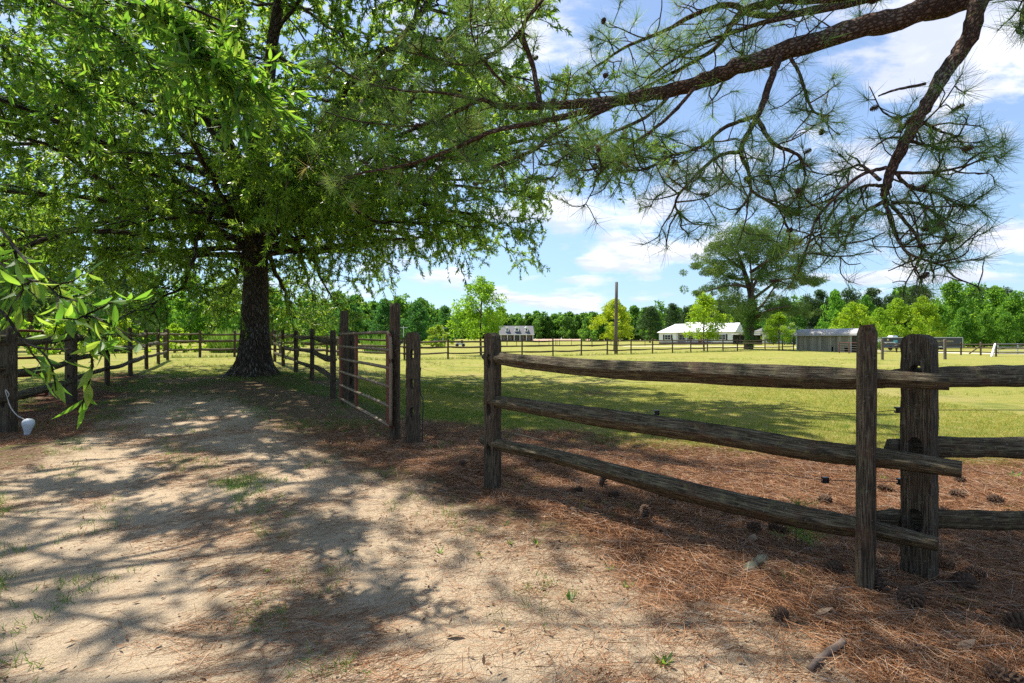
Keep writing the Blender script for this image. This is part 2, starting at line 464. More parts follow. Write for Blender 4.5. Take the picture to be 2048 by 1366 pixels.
lawnc = mixc(nt, mth(nt, 'MULTIPLY', sstep(nt, noise(nt, P, .35, 4, .6), .50, .66), .75), lawnc, (.40, .33, .115))
lawnc = mixc(nt, mth(nt, 'MULTIPLY', sstep(nt, noise(nt, P, 1.9, 5, .7), .54, .66), .35), lawnc, (.42, .33, .15))
lawnc = mixc(nt, mth(nt, 'MULTIPLY', sstep(nt, noise(nt, P, .55, 4, .6), .54, .70), .7), lawnc, (.105, .16, .03))
lawnc = mixc(nt, sstep(nt, nff, .72, .36), lawnc, mixc(nt, .5, lawnc, (.045, .06, .015)))
lawnc = mixc(nt, mth(nt, 'MULTIPLY', sstep(nt, nf, .58, .74), .4), lawnc, (.36, .30, .16))
plc = mixc(nt, nb, (.36, .235, .165), (.47, .33, .245))
def edge(a, lo=.35, hi=.65, k=.9):
    s = mth(nt, 'ADD', a, mth(nt, 'MULTIPLY', mth(nt, 'SUBTRACT', mth(nt, 'ADD', mth(nt, 'MULTIPLY', nm, .6), mth(nt, 'MULTIPLY', nf, .4)), .5), k))
    return sstep(nt, s, lo, hi)
col = mixc(nt, edge(aS, .3, .7, 1.5), duff, sandc)
col = mixc(nt, edge(aT, .3, .7), col, strawc)
col = mixc(nt, edge(aL), col, lawnc)
col = mixc(nt, mth(nt, 'MULTIPLY', edge(aG, .4, .7), .9), col, mixc(nt, nf, (.075, .13, .02), (.16, .22, .04)))
col = mixc(nt, aF, col, plc)
hgt = mth(nt, 'ADD', mth(nt, 'MULTIPLY', nf, 1.2), mth(nt, 'ADD', mth(nt, 'MULTIPLY', nff, .5), mth(nt, 'MULTIPLY', stm, mth(nt, 'MULTIPLY', aT, 1.2))))
finish(nt, col, .95, hgt, 1.0, .02, .1)
nt = newmat('road_sand'); P = nd(nt, 'ShaderNodeNewGeometry').outputs['Position']
finish(nt, mixc(nt, noise(nt, P, .8, 5), (.46, .39, .31), (.62, .55, .46)), .95, noise(nt, P, 8), .3, .03, .1)

# ------------------------------------------------------------------ ground
def axis(parts):
    out = [parts[0][0]]
    for a, b, st_ in parts:
        n = max(1, int(round((b - a) / st_))); out += list(np.linspace(a, b, n + 1)[1:])
    return np.array(out)
gx = axis([(-1500, -300, 150), (-300, -60, 15), (-60, -12, 1.2), (-12, -6, .2), (-6, 5, .055), (5, 12, .25), (12, 80, 1.4), (80, 300, 15), (300, 1500, 150)])
gy = axis([(-30, 0, 3), (0, 1.2, .3), (1.2, 8, .055), (8, 16, .16), (16, 60, .8), (60, 340, 4), (340, 600, 30), (600, 2500, 200)])
GX, GY = np.meshgrid(gx, gy)
def vnoise(x, y, s):
    return (np.sin(x * s + 1.7 * np.sin(y * s * .7 + .3)) + np.sin(y * s * 1.3 + 1.4 * np.sin(x * s * .9 + 2.1)) + np.sin((x + y) * s * .8 + 4)) / 3
def lane_c(y): return np.interp(y, [0, 2.5, 5, 8, 13, 20, 26], [-.6, -1.35, -3.1, -5.0, -8.4, -12.4, -15.5])
def masks(x, y):
    w = vnoise(x, y, 1.1) * .35 + vnoise(x, y, 2.7) * .2
    hw = np.interp(y, [0, 2.2, 3.2, 5, 8, 13, 26], [4.0, 3.0, 2.4, 1.85, 1.5, .8, .3])
    d = np.abs(x - lane_c(y)) / hw
    sand = smooth(1.35, .55, d + w * .5) * smooth(14, 8, y) * np.interp(y, [2.6, 4, 6, 8], [1, .82, .70, .66])
    ylin = np.interp(x, [-8, -3, -1, 0, 2, 4, 8], [22, 9.6, 7.6, 7.2, 6.0, 5.6, 5.3])     # where the straw gives way to lawn
    lawn = smooth(-.5, .9, y - ylin + w * 1.6) * smooth(-.05, .25, x - np.interp(y, [0, 6, 10, 22, 26], [-2, -1.6, -3.6, -10.3, -40]) )
    lawn = np.maximum(lawn, smooth(13.8, 17, y + w * 2))
    lawn = np.maximum(lawn, smooth(-.2, .8, np.interp(y, [0, 6.7, 24, 30], [-9, -7.3, -18, -18]) - x))
    right = np.interp(y, [0, 1.9, 2.4, 2.8, 3.5, 4.1, 5, 6, 9, 14], [1.4, 1.05, .85, .62, .18, -.25, -1.15, -2.0, -3.9, -6])
    straw = smooth(-.9, 1.0, x - right + w * .9) * smooth(10.0, 5.5, y)
    straw = straw * (1 - .55 * smooth(.15, .6, vnoise(x * 1.3 + 5, y * 1.2, 2.4)) * smooth(1.9, .3, x - right))
    straw = np.maximum(straw, .9 * smooth(1.1, .2, np.abs(x - np.interp(y, [0, 6.7, 23], [-6.9, -6.8, -16])) + w) * smooth(24, 12, y))
    straw = np.maximum(straw, .27 * smooth(2.4, .3, right - x) * smooth(9, 6, y))
    straw = np.maximum(straw, .62 * np.exp(-((x - 2.1) / 1.3) ** 2 - ((y - 12.6) / 1.5) ** 2) + .5 * np.exp(-((x - 3.2) / .7) ** 2 - ((y - 7.4) / .5) ** 2))
    lawn = lawn * (1 - .55 * np.exp(-((x - 2.1) / 1.3) ** 2 - ((y - 12.6) / 1.5) ** 2))
    plough = smooth(226, 236, y) * smooth(.02, .05, x / np.maximum(y, 1)) * smooth(.36, .30, x / np.maximum(y, 1))
    green = smooth(.1, .9, w + .35) * smooth(2.6, 1.5, np.abs(y - (8.8 - .3 * x))) * smooth(-3.5, -2, x) * smooth(4.5, 1.5, x)
    green = np.maximum(green, .75 * smooth(.35, .7, vnoise(x + 9, y, 2.6) + .1) * smooth(-1.9, -2.6, x) * smooth(1.6, 2.6, y) * smooth(5.6, 4.6, y))
    return sand, straw, lawn, plough, green
gm = MB()
ny, nx = GX.shape
i = (np.arange(ny - 1)[:, None] * nx + np.arange(nx - 1)[None]).ravel()
gm.add(np.stack([GX, GY, gz(GX, GY)], -1).reshape(-1, 3), np.stack([i, i + 1, i + nx + 1, i + nx], 1))
ground = struct(gm.build('ground', M['soil'], smooth_=True))
for nme, arr in zip(('sand', 'straw', 'lawn', 'plough', 'green'), masks(GX, GY)):
    a = ground.data.attributes.new(nme, 'FLOAT', 'POINT'); a.data.foreach_set('value', arr.astype(np.float32).ravel())

rp = catmull([(20, 92, 0), (40, 92, 0), (56, 78, 0), (57.5, 62, 0), (62, 56.5, 0), (80, 54, 0), (140, 52, 0)], 60)
rm = MB(); tn = unit(np.gradient(rp, axis=0)); sidev = np.stack([-tn[:, 1], tn[:, 0], 0 * tn[:, 0]], 1)
cols = []
for o_ in (-2.6, -1.3, 0, 1.3, 2.6):
    q = rp + sidev * o_; q[:, 2] = gz(q[:, 0], q[:, 1]) + .03 - .02 * (abs(o_) > 2); cols.append(q)
V = np.stack(cols, 1); n = len(rp); i = (np.arange(n - 1)[:, None] * 5 + np.arange(4)[None]).ravel()
rm.add(V.reshape(-1, 3), np.stack([i, i + 5, i + 6, i + 1], 1)); struct(rm.build('dirt_road', M['road_sand'], smooth_=True))


# ------------------------------------------------------------------ fences
def rough_prof(N, n, seed, amp=.12, tri=.18):
    r = np.random.default_rng(seed)
    th = np.linspace(0, 2 * math.pi, n, endpoint=False)
    base = 1 + tri * np.cos(3 * th + r.random() * 6) + .1 * np.cos(2 * th + r.random() * 6)
    k = np.linspace(0, 1, N)[:, None]
    p = base[None] + amp * (.5 * np.sin(k * 9 + th * 2 + r.random() * 6) + .35 * np.sin(k * 23 + th * 3 + r.random() * 6)) + amp * .3 * r.normal(size=(N, n))
    return p


def rail(p0, p1, r_mid, r_end, seed, N=14, n=7, sag=.0, mids=None, squash=(.75, 1.1)):
    """a split rail: rough, thicker in the middle, ends hewn thin"""
    p0 = np.asarray(p0, float); p1 = np.asarray(p1, float)
    k = np.linspace(0, 1, N)[:, None]
    path = p0 + (p1 - p0) * k if mids is None else catmull([p0, *mids, p1], N)
    path[:, 2] -= sag * np.sin(k[:, 0] * math.pi)
    kk = k[:, 0]
    rad = r_end + (r_mid - r_end) * np.clip(np.sin(kk * math.pi) * 1.9, 0, 1)
    return MB().tube(path, rad, n, True, rng.random(), rough_prof(N, n, seed), squash)


def post_mb(x, y, h, w, yaw=0.0, seed=0, n=10, round_top=.03, z0=None, flat=1.0, lean=(0, 0)):
    r = np.random.default_rng(seed)
    zb = gzf(x, y) if z0 is None else z0
    zs = np.array([-.35, 0, .12, .3, .5, .7, .88, .97, 1.0, 1.0])
    zz = zb + np.where(zs < 0, zs, zs * h); zz[-2] -= .004
    rad = np.full(10, w / 2); rad[-3] *= .99; rad[-2] *= 1 - round_top / w; rad[-1] *= .78
    th = np.linspace(0, 2 * math.pi, n, endpoint=False)
    sq = .80 / np.maximum(np.abs(np.cos(th)), np.abs(np.sin(th))) ** .75
    prof = np.tile(sq, (10, 1)) + .014 * r.normal(size=(10, n)) + .04 * np.cos(th * 2 + r.random() * 6)
    path = np.stack([x + lean[0] * zs * h, y + lean[1] * zs * h, zz], 1)
    m = MB(); V0 = m.n
    # square section, turned by yaw
    V = []
    for p_, ra, pr in zip(path, rad, prof):
        c_, s_ = np.cos(th) * ra * pr, np.sin(th) * ra * pr * flat
        V.append(np.stack([p_[0] + c_ * math.cos(yaw) - s_ * math.sin(yaw), p_[1] + c_ * math.sin(yaw) + s_ * math.cos(yaw), np.full(n, p_[2]) + .004 * r.normal(size=n) * (p_[2] > zb + .9 * h)], 1))
    V = np.array(V); N = len(V)
    ii = (np.arange(N - 1)[:, None] * n).repeat(n, 1); jj = np.arange(n)[None]
    Fq = np.stack([ii + jj, ii + (jj + 1) % n, ii + n + (jj + 1) % n, ii + n + jj], -1).reshape(-1, 4)
    m.add(V.reshape(-1, 3), [Fq, ((N - 1) * n + np.arange(n))[None]])
    return m


def slotted(name, w, t, h, holes, mat, parent, loc, yaw, hw=.028, hh=.065, seed=1):
    """a flat post with oval rail holes right through it"""
    r = random.Random(seed)
    bm = bmesh.new()
    def ring(pts):
        vs = [bm.verts.new((x, 0, z)) for x, z in pts]
        return [bm.edges.new((vs[k], vs[(k + 1) % len(vs)])) for k in range(len(vs))]
    zs = [k * h / 24 for k in range(25)]
    out = [(-w / 2 + r.uniform(-.003, .003), z) for z in [-.3] + zs[:-1]]
    out += [(-w / 2 + .008, h - .015), (-w / 2 + .028, h - .002), (-w * .12, h + .006), (w * .2, h + .001), (w / 2 - .03, h - .004), (w / 2 - .01, h - .022)]
    out += [(w / 2 + r.uniform(-.003, .003), z) for z in ([-.3] + zs[:-1])[::-1]]
    edges = ring(out)
    for hz in holes:
        edges += ring([(math.cos(a) * hw + r.uniform(-.002, .002), hz + math.copysign(abs(math.sin(a)) ** .6, math.sin(a)) * hh) for a in [k * math.pi / 10 for k in range(20)]])
    g = bmesh.ops.triangle_fill(bm, use_beauty=True, edges=edges, normal=(0, -1, 0))
    fs = [f for f in g['geom'] if isinstance(f, bmesh.types.BMFace)]
    e = bmesh.ops.extrude_face_region(bm, geom=fs)
    vs = [v for v in e['geom'] if isinstance(v, bmesh.types.BMVert)]
    bmesh.ops.translate(bm, verts=vs, vec=(0, t, 0))
    bmesh.ops.translate(bm, verts=bm.verts[:], vec=(0, -t / 2, 0))
    bmesh.ops.recalc_face_normals(bm, faces=bm.faces[:])
    me = bpy.data.meshes.new(name); bm.to_mesh(me); bm.free(); me.materials.append(mat)
    o = bpy.data.objects.new(name, me); COL.objects.link(o)
    if parent is not None:
        o.parent = parent; loc = Vector(loc) - parent.location
    o.location = loc; o.rotation_euler = (0, 0, yaw)
    return o


def fence_run(root, pts, h, w, rails_at, r_mid=.05, over=.12, seed=0, skip=(), yaw=None, post_mat='post_wood', posts=True, N=14):
    for k, (x, y) in enumerate(pts):
        if posts and k not in skip:
            post_mb(x, y, h + random.uniform(-.04, .05), w, seed=seed + k, yaw=random.uniform(-.3, .3) if yaw is None else yaw,
                    lean=(random.uniform(-.012, .012), random.uniform(-.012, .012))).build('post', M[post_mat], root, True)
    for k in range(len(pts) - 1):
        a = np.array(pts[k]); b = np.array(pts[k + 1]); d = (b - a) / np.linalg.norm(b - a)
        off = np.array([-d[1], d[0]]) * (.022 if k % 2 else -.022)
        a2, b2 = a - d * over + off, b + d * over + off
        for q, hz in enumerate(rails_at):
            z0, z1 = gzf(*a) + hz + random.uniform(-.03, .03), gzf(*b) + hz + random.uniform(-.03, .03)
            rail((*a2, z0), (*b2, z1), r_mid * random.uniform(.85, 1.15), .038, seed * 31 + k * 5 + q, sag=random.uniform(-.01, .06), N=N).build('rail', M['rail_wood'], root, True)


def pline(a, b, us):
    """points of the straight line a-b met by the sight lines of pixels us"""
    a = np.array(a, float); b = np.array(b, float); d = b - a; out = []
    for p in us:
        u = (p - 1024) / F; t = (u * a[1] - a[0]) / (d[0] - u * d[1]); q = a + d * t; out.append((q[0], q[1]))
    return out


# --- the near panel: a thin post on each end and three long hewn rails
Apt, Bpt = (-.17, 4.38), (1.885, 2.64)
nf_ = thing('split_rail_fence', 'long weathered three rail panel crossing the pine straw in the right foreground', 'fence', (Apt[0], Apt[1], gzf(*Apt)), world_coords=True)
slotted('post', .115, .10, 1.40 - .03, [.37, .72, 1.13], M['post_wood'], nf_, (-.17, 4.36, 0), R(-42), .030, .062, 3).data
post_mb(Bpt[0] - .055, Bpt[1] - .05, 1.385, .105, R(-30), 12, 14, z0=.0, lean=(.006, 0)).build('post', M['post_wood'], nf_, True)
def near_rail(c, seed, end_r):
    pts = [at(*k[:2], k[2]) for k in c]; N = 46
    path = catmull(pts, N); rad = np.interp(np.linspace(0, len(c) - 1, N), range(len(c)), [k[3] for k in c])
    pf_ = rough_prof(N, 16, seed, .07, .03) + .15 * np.cos(4 * np.linspace(0, 2 * math.pi, 16, endpoint=False) + .5)
    MB().tube(path, rad, 16, True, None, pf_, (.8, 1.0)).build('rail', M['rail_wood'], nf_, True)
near_rail([(968, 714, 4.46, .030), (1000, 717, 4.27, .045), (1060, 724, 4.02, .052), (1200, 737, 3.66, .060), (1400, 745, 3.25, .066), (1600, 754, 2.89, .062), (1715, 757, 2.72, .052), (1780, 758, 2.62, .040), (1899, 764.5, 2.46, .034)], 5, .03)
near_rail([(975, 800, 4.44, .034), (1000, 804, 4.27, .044), (1200, 834, 3.66, .062), (1400, 863, 3.25, .061), (1600, 896, 2.89, .056), (1715, 911, 2.72, .048), (1800, 920, 2.59, .042), (1924, 939, 2.43, .036)], 9, .03)
near_rail([(962, 880, 4.48, .032), (1000, 890, 4.27, .046), (1100, 910, 3.93, .053), (1200, 937, 3.66, .058), (1400, 989, 3.25, .066), (1600, 1034, 2.89, .060), (1715, 1053, 2.72, .052), (1780, 1067, 2.62, .044), (1876, 1088, 2.48, .034)], 13, .03)

# --- the fence that goes on to the right from the thick slotted post
rf = thing('split_rail_fence', 'three rails running out of the thick slotted post and off the right edge', 'fence', (2.13, 2.72, 0), world_coords=True)
slotted('post', .138, .09, 1.335, [.335, .72, 1.11], M['post_wood'], rf, (2.215, 2.72, 0), R(-60), .034, .064, 8)
for q, (zl, zr, rr, x0) in enumerate([(1.096, 1.10, .052, 2.06), (.705, .72, .052, 2.10), (.315, .33, .048, 2.03)]):
    rail((x0, 2.80, zl), (5.1, 2.62, zr), rr, .036, 60 + q, 30, 12, 0, mids=[(2.45, 2.76, zl + .006), (3.3, 2.71, zl + .012)]).build('rail', M['rail_wood'], rf, True)
post_mb(5.0, 2.62, 1.38, .13, .2, 77).build('post', M['post_wood'], rf, True)

# --- fence along the left of the lane
lf_pts = [(-6.83 - 1.45 * k, 6.76 + 2.63 * k) for k in range(7)]
lf = thing('split_rail_fence', 'three rail fence along the left side of the lane, receding behind the hanging leaves', 'fence', (*lf_pts[0], gzf(*lf_pts[0])), world_coords=True)
slotted('post', .20, .11, 1.44, [.42, .85, 1.24], M['post_wood'], lf, (lf_pts[0][0] + .01, lf_pts[0][1], gzf(*lf_pts[0])), R(-14), .042, .072, 21)
slotted('post', .17, .10, 1.42, [.47, .86, 1.27], M['post_wood'], lf, (*lf_pts[1], gzf(*lf_pts[1])), R(-10), .034, .062, 22)
fence_run(lf, lf_pts, 1.40, .13, (.44, .83, 1.23), .055, .16, 40, skip=(0, 1), N=16)
rail((-6.7, 6.62, .48 + .06), (-8.2, 4.7, .47), .055, .04, 91).build('rail', M['rail_wood'], lf, True)
rail((-6.7, 6.62, .90 + .06), (-8.2, 4.7, .85), .055, .04, 92).build('rail', M['rail_wood'], lf, True)
rail((-6.7, 6.62, 1.28 + .06), (-8.2, 4.7, 1.22), .055, .04, 93).build('rail', M['rail_wood'], lf, True)

# --- fence between oak and gate, on the right of the lane
mf_pts = [(-3.70, 10.35), (-5.28, 13.2), (-6.93, 16.05), (-8.6, 18.8), (-10.25, 21.6)]
mfn = thing('split_rail_fence', 'dark three rail fence with sunlit rail ends between the big oak and the rusty gate', 'fence', (*mf_pts[0], gzf(*mf_pts[0])), world_coords=True)
fence_run(mfn, mf_pts, 1.38, .14, (.40, .78, 1.18), .055, .15, 55, N=16)

# --- the fence across the far side of the paddock
FA, FB = (3.2, 39.0), (3.2 + 24.4, 39 + 17.3)
ff = thing('split_rail_fence', 'long thin three rail fence crossing the whole far side of the sunny paddock', 'fence', (3.2, 39, gzf(3.2, 39)), world_coords=True)
ff_pts = [(-17.3, 24.9)] + pline(FA, FB, [400, 469, 540, 596, 654, 711, 809, 896, 975, 1044, 1106, 1162.5, 1214.5, 1262, 1305, 1345, 1381.5, 1414.8, 1446, 1475, 1530, 1565, 1587])
fence_run(ff, ff_pts, 1.40, .135, (.42, .84, 1.2), .052, .1, 80, N=8)

# --- second, paler fence behind the lane's end
bf_pts = pline((-16.5, 33), (-9.5, 35), [560, 590, 654, 676])
bf = thing('split_rail_fence', 'pale grey three rail fence seen through the dark fence, just right of the oak trunk', 'fence', (*bf_pts[0], gzf(*bf_pts[0])), world_coords=True)
fence_run(bf, bf_pts, 1.35, .17, (.35, .75, 1.15), .07, .1, 120, N=8, post_mat='pole_wood')

# --- paddock fence at the right edge
pf = thing('post_and_rail_fence', 'thin dark rail fence with a slanting brace rail beside the pale dirt road', 'fence', (37, 46, gzf(37, 46)), world_coords=True)
pf_pts = [(26 + k * 4.6, 55 - k * 1.7) for k in range(2, 7)]
for px, d in ((1764.7, 36), (1890, 37), (1922, 52), (1961.5, 50), (1992, 45), (2060, 45)):
    x = (px - 1024) / F * d
    post_mb(x, d, 1.5 if px < 1900 else 1.35, .2 if px < 1900 else .16, .1, int(px)).build('post', M['pole_wood' if px < 1900 or px == 1961.5 else 'post_wood'], pf, True)
prs = [onground(1764.7, 52), onground(1922, 52), onground(1961.5, 50), onground(1992, 45), onground(2060, 45)]
for a, b in zip(prs[:-1], prs[1:]):
    for hz in (.35, .75, 1.1): rail((a.x, a.y, a.z + hz), (b.x, b.y, b.z + hz), .045, .04, int(hz * 100), 6, 6).build('rail', M['post_wood'], pf, True)
a, b = onground(1938, 50.5), onground(1961, 50); rail((a.x, a.y, a.z + .15), (b.x, b.y, b.z + .95), .05, .05, 4, 4, 6).build('brace', M['post_wood'], pf, True)
a, b = onground(1983, 44.5), onground(1990.5, 45)
MB().tube([(a.x, a.y, a.z), (b.x, b.y, b.z + 1.15)], .085, 6).build('brace', M['white_paint'], pf)
gp = thing('paddock_gate', 'low grey pipe gate with a diagonal rail at the right edge beyond the road', 'gate', onground(2000, 46), world_coords=True)
a, b = onground(1996, 46), onground(2055, 46)
MB().tube([(a.x, a.y, a.z + .2), (a.x, a.y, a.z + 1.2)], .04, 6).build('upright', M['trailer_trim'], gp)
MB().tube([(b.x - .9, b.y, b.z + .2), (b.x - .9, b.y, b.z + 1.2)], .04, 6).build('upright', M['trailer_trim'], gp)
for hz in (.25, .45, .65, .85, 1.15): MB().tube([(a.x, a.y, a.z + hz), (b.x, b.y, b.z + hz)], .025, 6).build('bar', M['trailer_trim'], gp)
MB().tube([(a.x, a.y, a.z + .6), (b.x, b.y, b.z + 1.12)], .035, 6).build('diagonal_bar', M['wire_steel'], gp)

# --- thin wire fence far out in the field
wf = thing('wire_fence', 'thin far wire fence of slim stakes in the field before the dormered house', 'fence', onground(1080, 100), world_coords=True)
for px, d in ((1014, 92), (1033, 98), (1078, 118), (1098, 118), (1111, 112), (1114, 112), (1119, 112), (1143, 112), (1184, 84), (1222, 108), (1237, 108), (1290, 95)):
    p = onground(px, d); MB().tube([(p.x, p.y, p.z - .2), (p.x, p.y, p.z + (1.5 if d < 95 else 1.25))], .07 if d < 95 else .055, 6).build('stake', M['post_wood'], wf)
MB().tube([onground(k, 112, 1.0) for k in range(1000, 1310, 30)], .012, 4).build('wire', M['wire_steel'], wf)

# ------------------------------------------------------------------ gate by the lane with its posts
GR, GL = np.array([-1.545, 6.36]), np.array([-3.25, 9.42])
gdir = (GL - GR) / np.linalg.norm(GL - GR); GLEN = np.linalg.norm(GL - GR)
gzr, gzl = .20, .22
def gp3(t, z): p = GR + gdir * t; return np.array([p[0], p[1], z + gzr + (gzl - gzr) * t / GLEN])
gt = thing('pipe_gate', 'rusty red and tan pipe gate hung between two tall square posts', 'gate', (*GR, gzf(*GR)), world_coords=True)
tops = 1.22
MB().tube(catmull([gp3(GLEN, tops), gp3(GLEN * .5, tops), gp3(.35, tops), gp3(.10, tops - .02), gp3(0, tops - .14), gp3(-.01, tops * .5), gp3(0, .03)], 40), .021, 8).build('end_pipe', M['tan_pipe'], gt, True)
for hz in (0.02, .27, .52, .76, .99): MB().tube([gp3(GLEN, hz), gp3(GLEN * .66, hz - .004), gp3(GLEN * .33, hz + .004), gp3(.02, hz)], .023, 8).build('bar', M['tan_pipe'], gt, True)
def upright(t, w, z0_, z1_):
    p = gp3(t, 0); MB().box((p[0], p[1], gzr + (z0_ + z1_) / 2), (w, .03, z1_ - z0_), math.atan2(gdir[1], gdir[0])).build('upright', M['rust_red'], gt)
for t, w in ((.09, .16), (GLEN * .58, .13), (GLEN - .12, .16)): upright(t, w, -.01, tops - .02)
MB().tube(catmull([gp3(.25, .98), np.array([-1.50, 6.45, 1.18]), np.array([-1.43, 6.50, 1.30]), np.array([-1.40, 6.47, 1.36])], 14), .006, 6).build('latch_chain', M['wire_steel'], gt, True)

def big_post(px, d, top, w, label, name='gate_post', mat='gatepost_wood', yaw=0.0):
    x = (px - 1024) / F * d; z = gzf(x, d); h = EYE - (top - 683) / F * d - z
    m = MB(); N = 12
    o = post_mb(x, d, h, w, yaw, int(px), 12, .012).build(name, M[mat], None, True)
    tag(o, label, 'post', None); return o
tag(big_post(790, 6.6, 607, .165, 'tallest square timber post at the near end of the rusty gate', yaw=-.1), None, None)
big_post(688.5, 9.75, 622, .185, 'tall square timber post at the far hinge end of the rusty gate', yaw=.1)
sp = slotted('slotted_post', .158, .10, 1.405, [.40, .76, 1.13], M['gatepost_wood'], None, (-1.25, 6.33, gzf(-1.25, 6.33)), R(-10), .026, .067, 31)
tag(sp, 'lone brown post with three empty oval rail holes, right of the tallest gate post', 'post')
sp2 = slotted('slotted_post', .13, .10, 1.42, [.42, .78, 1.16], M['post_wood'], None, (-3.22, 10.1, gzf(-3.22, 10.1)), R(-22), .026, .067, 33)
tag(sp2, 'short grey slotted post half hidden behind the far hinge post of the gate', 'post')

# red pipe gate behind the left fence
lg = thing('pipe_gate', 'dark red pipe gate standing beyond the rails of the left fence', 'gate', (-9.2, 8.6, gzf(-9.2, 8.6)), world_coords=True)
a0, b0 = np.array([-8.62, 9.2]), np.array([-9.3, 7.0])
lgz = gzf(-8.7, 8.8) + .06
MB().tube(catmull([(-11.2, 6.9, lgz + 1.36), (-9.9, 8.5, lgz + 1.35), (-9.42, 9.82, lgz + 1.33), (-9.37, 9.98, lgz + 1.28), (-9.36, 10.05, lgz + 1.1), (-9.36, 10.05, lgz + .03)], 30), .026, 8).build('end_pipe', M['rust_red'], lg, True)
for hz in (.05, .45, .80, 1.1): MB().tube([(-11.2, 6.9, lgz + hz), (-9.36, 10.05, lgz + hz)], .024, 8).build('bar', M['rust_red'], lg, True)
MB().tube([(-9.75, 9.4, lgz), (-9.75, 9.4, lgz + 1.3)], .03, 8).build('upright', M['rust_red'], lg, True)

# grey bulb shaped float with its cord beside the left post
bl = thing('bulb', 'pale grey bulb-shaped plastic fixture standing at the foot of the left slotted post', 'bulb', (-6.42, 6.62, gzf(-6.42, 6.62)))
bl.rotation_euler = (0, R(6), 0); bl.scale = (.84, .84, .84)
MB().lathe([(.001, 0), (.036, 0), (.040, .006), (.040, .03), (.034, .034), (.042, .044), (.044, .07), (.052, .085), (.060, .12), (.074, .16), (.080, .195), (.074, .228), (.055, .252), (.03, .264), (.001, .268)], 18).build('shell', M['bulb_grey'], bl, True)
cd = MB().tube(catmull([(-6.46, 6.62, .27), (-6.56, 6.62, .33), (-6.66, 6.63, .45), (-6.70, 6.62, .62), (-6.68, 6.6, .66), (-6.66, 6.62, .60), (-6.70, 6.63, .55)], 28), .006, 6).build('cord', M['cord_white'], None, True)
tag(cd, 'looped pale cord running from the left slotted post down to the grey bulb', 'cord')

# electric wire and its black insulators along the near fence
def wire(pts, label, r=.0021):
    o = MB().tube(catmull([at(*k) for k in pts], 40), r, 5).build('fence_wire', M['wire_steel'], None, True); return tag(o, label, 'wire')
wire([(862, 770, 6.2), (1000, 800, 5.0), (1150, 818, 4.0), (1313, 825, 3.55), (1400, 819, 3.3), (1490, 815, 3.15), (1600, 820, 3.0), (1700, 827, 2.9), (1797, 820, 2.86)], 'upper thin electric wire strung behind the near fence panel')
wire([(1797, 820, 2.86), (1870, 820, 2.9), (1960, 820, 3.0), (2080, 820, 3.1)], 'thin electric wire leaving the thick slotted post for the right edge')
wire([(1000, 860, 5.0), (1200, 905, 3.9), (1450, 938, 3.2), (1560, 948, 3.0), (1650, 960, 2.95), (1800, 963, 2.86)], 'lower thin electric wire behind the feathery green seedling')
wire([(842, 737, 6.28), (900, 752, 6.0), (960, 772, 5.2), (1000, 790, 4.8)], 'faint wire from the lone slotted post towards the near panel', .0013)
def insulator(px, py, d, label, s=.034):
    p = at(px, py, d); m = MB()
    m.box((0, 0, .012), (s, s * .7, .010)).box((0, 0, -.012), (s, s * .7, .010)).box((0, 0, 0), (s * .55, s * .5, .016)).box((s * .42, 0, 0), (.007, s * .7, .03))
    o = m.build('insulator', M['black_plastic'], None, loc=p); tag(o, label, 'insulator', 'black wire insulators')
insulator(1313, 825, 3.55, 'small black insulator on the upper wire, above the middle rail')
insulator(1797, 820, 2.86, 'upper black insulator on the side of the thick slotted post')
insulator(1650, 960, 2.95, 'black insulator on the lower wire, just right of the feathery seedling')
insulator(1801, 963, 2.84, 'lower black insulator on the side of the thick slotted post')
cb = MB().tube(catmull([at(842, 735, 6.25), at(838, 765, 6.25), at(842, 790, 6.25), at(846, 800, 6.25), at(845, 850, 6.25), at(845, 884, 6.25)], 30), .006, 6).build('cable', M['black_rubber'], None, True)
tag(cb, 'black cable hanging down the right side of the lone slotted post', 'cable')

# ------------------------------------------------------------------ trees
def branch_path(p, d, L, n, droop=0.0, wob=.12, r=rng):
    d = unit(np.asarray(d, float)); pts = [np.asarray(p, float)]; st_ = L / (n - 1)
    for k in range(n - 1):
        d = unit(d + r.normal(size=3) * wob + np.array([0, 0, -droop * (k + 1) / n]))
        pts.append(pts[-1] + d * st_)
    return np.array(pts)


def leafy_twig(lv, tw, p, d, L, nl, ll=.12, lw=.028, droop=.25, big=False, r0=.006):
    path = branch_path(p, d, L, 5, droop, .18)
    tw.tube(path, np.linspace(r0, .002, 5), 3, False)
    k = rng.random(nl) ** .8 * 4 * .999; i0 = k.astype(int); fr = (k - i0)[:, None]
    P = path[i0] * (1 - fr) + path[i0 + 1] * fr
    T = unit(path[i0 + 1] - path[i0])
    D = unit(T * .7 + rng.normal(size=(nl, 3)) * .65 + np.array([0, 0, -.18]))
    S = unit(np.cross(D, rng.normal(size=(nl, 3)) * .5 + np.array([0, 0, 1.0])))
    (lv.bigleaves if big else lv.leaves)(P, D, S, ll * (.7 + .6 * rng.random(nl)), lw * (.7 + .6 * rng.random(nl)))


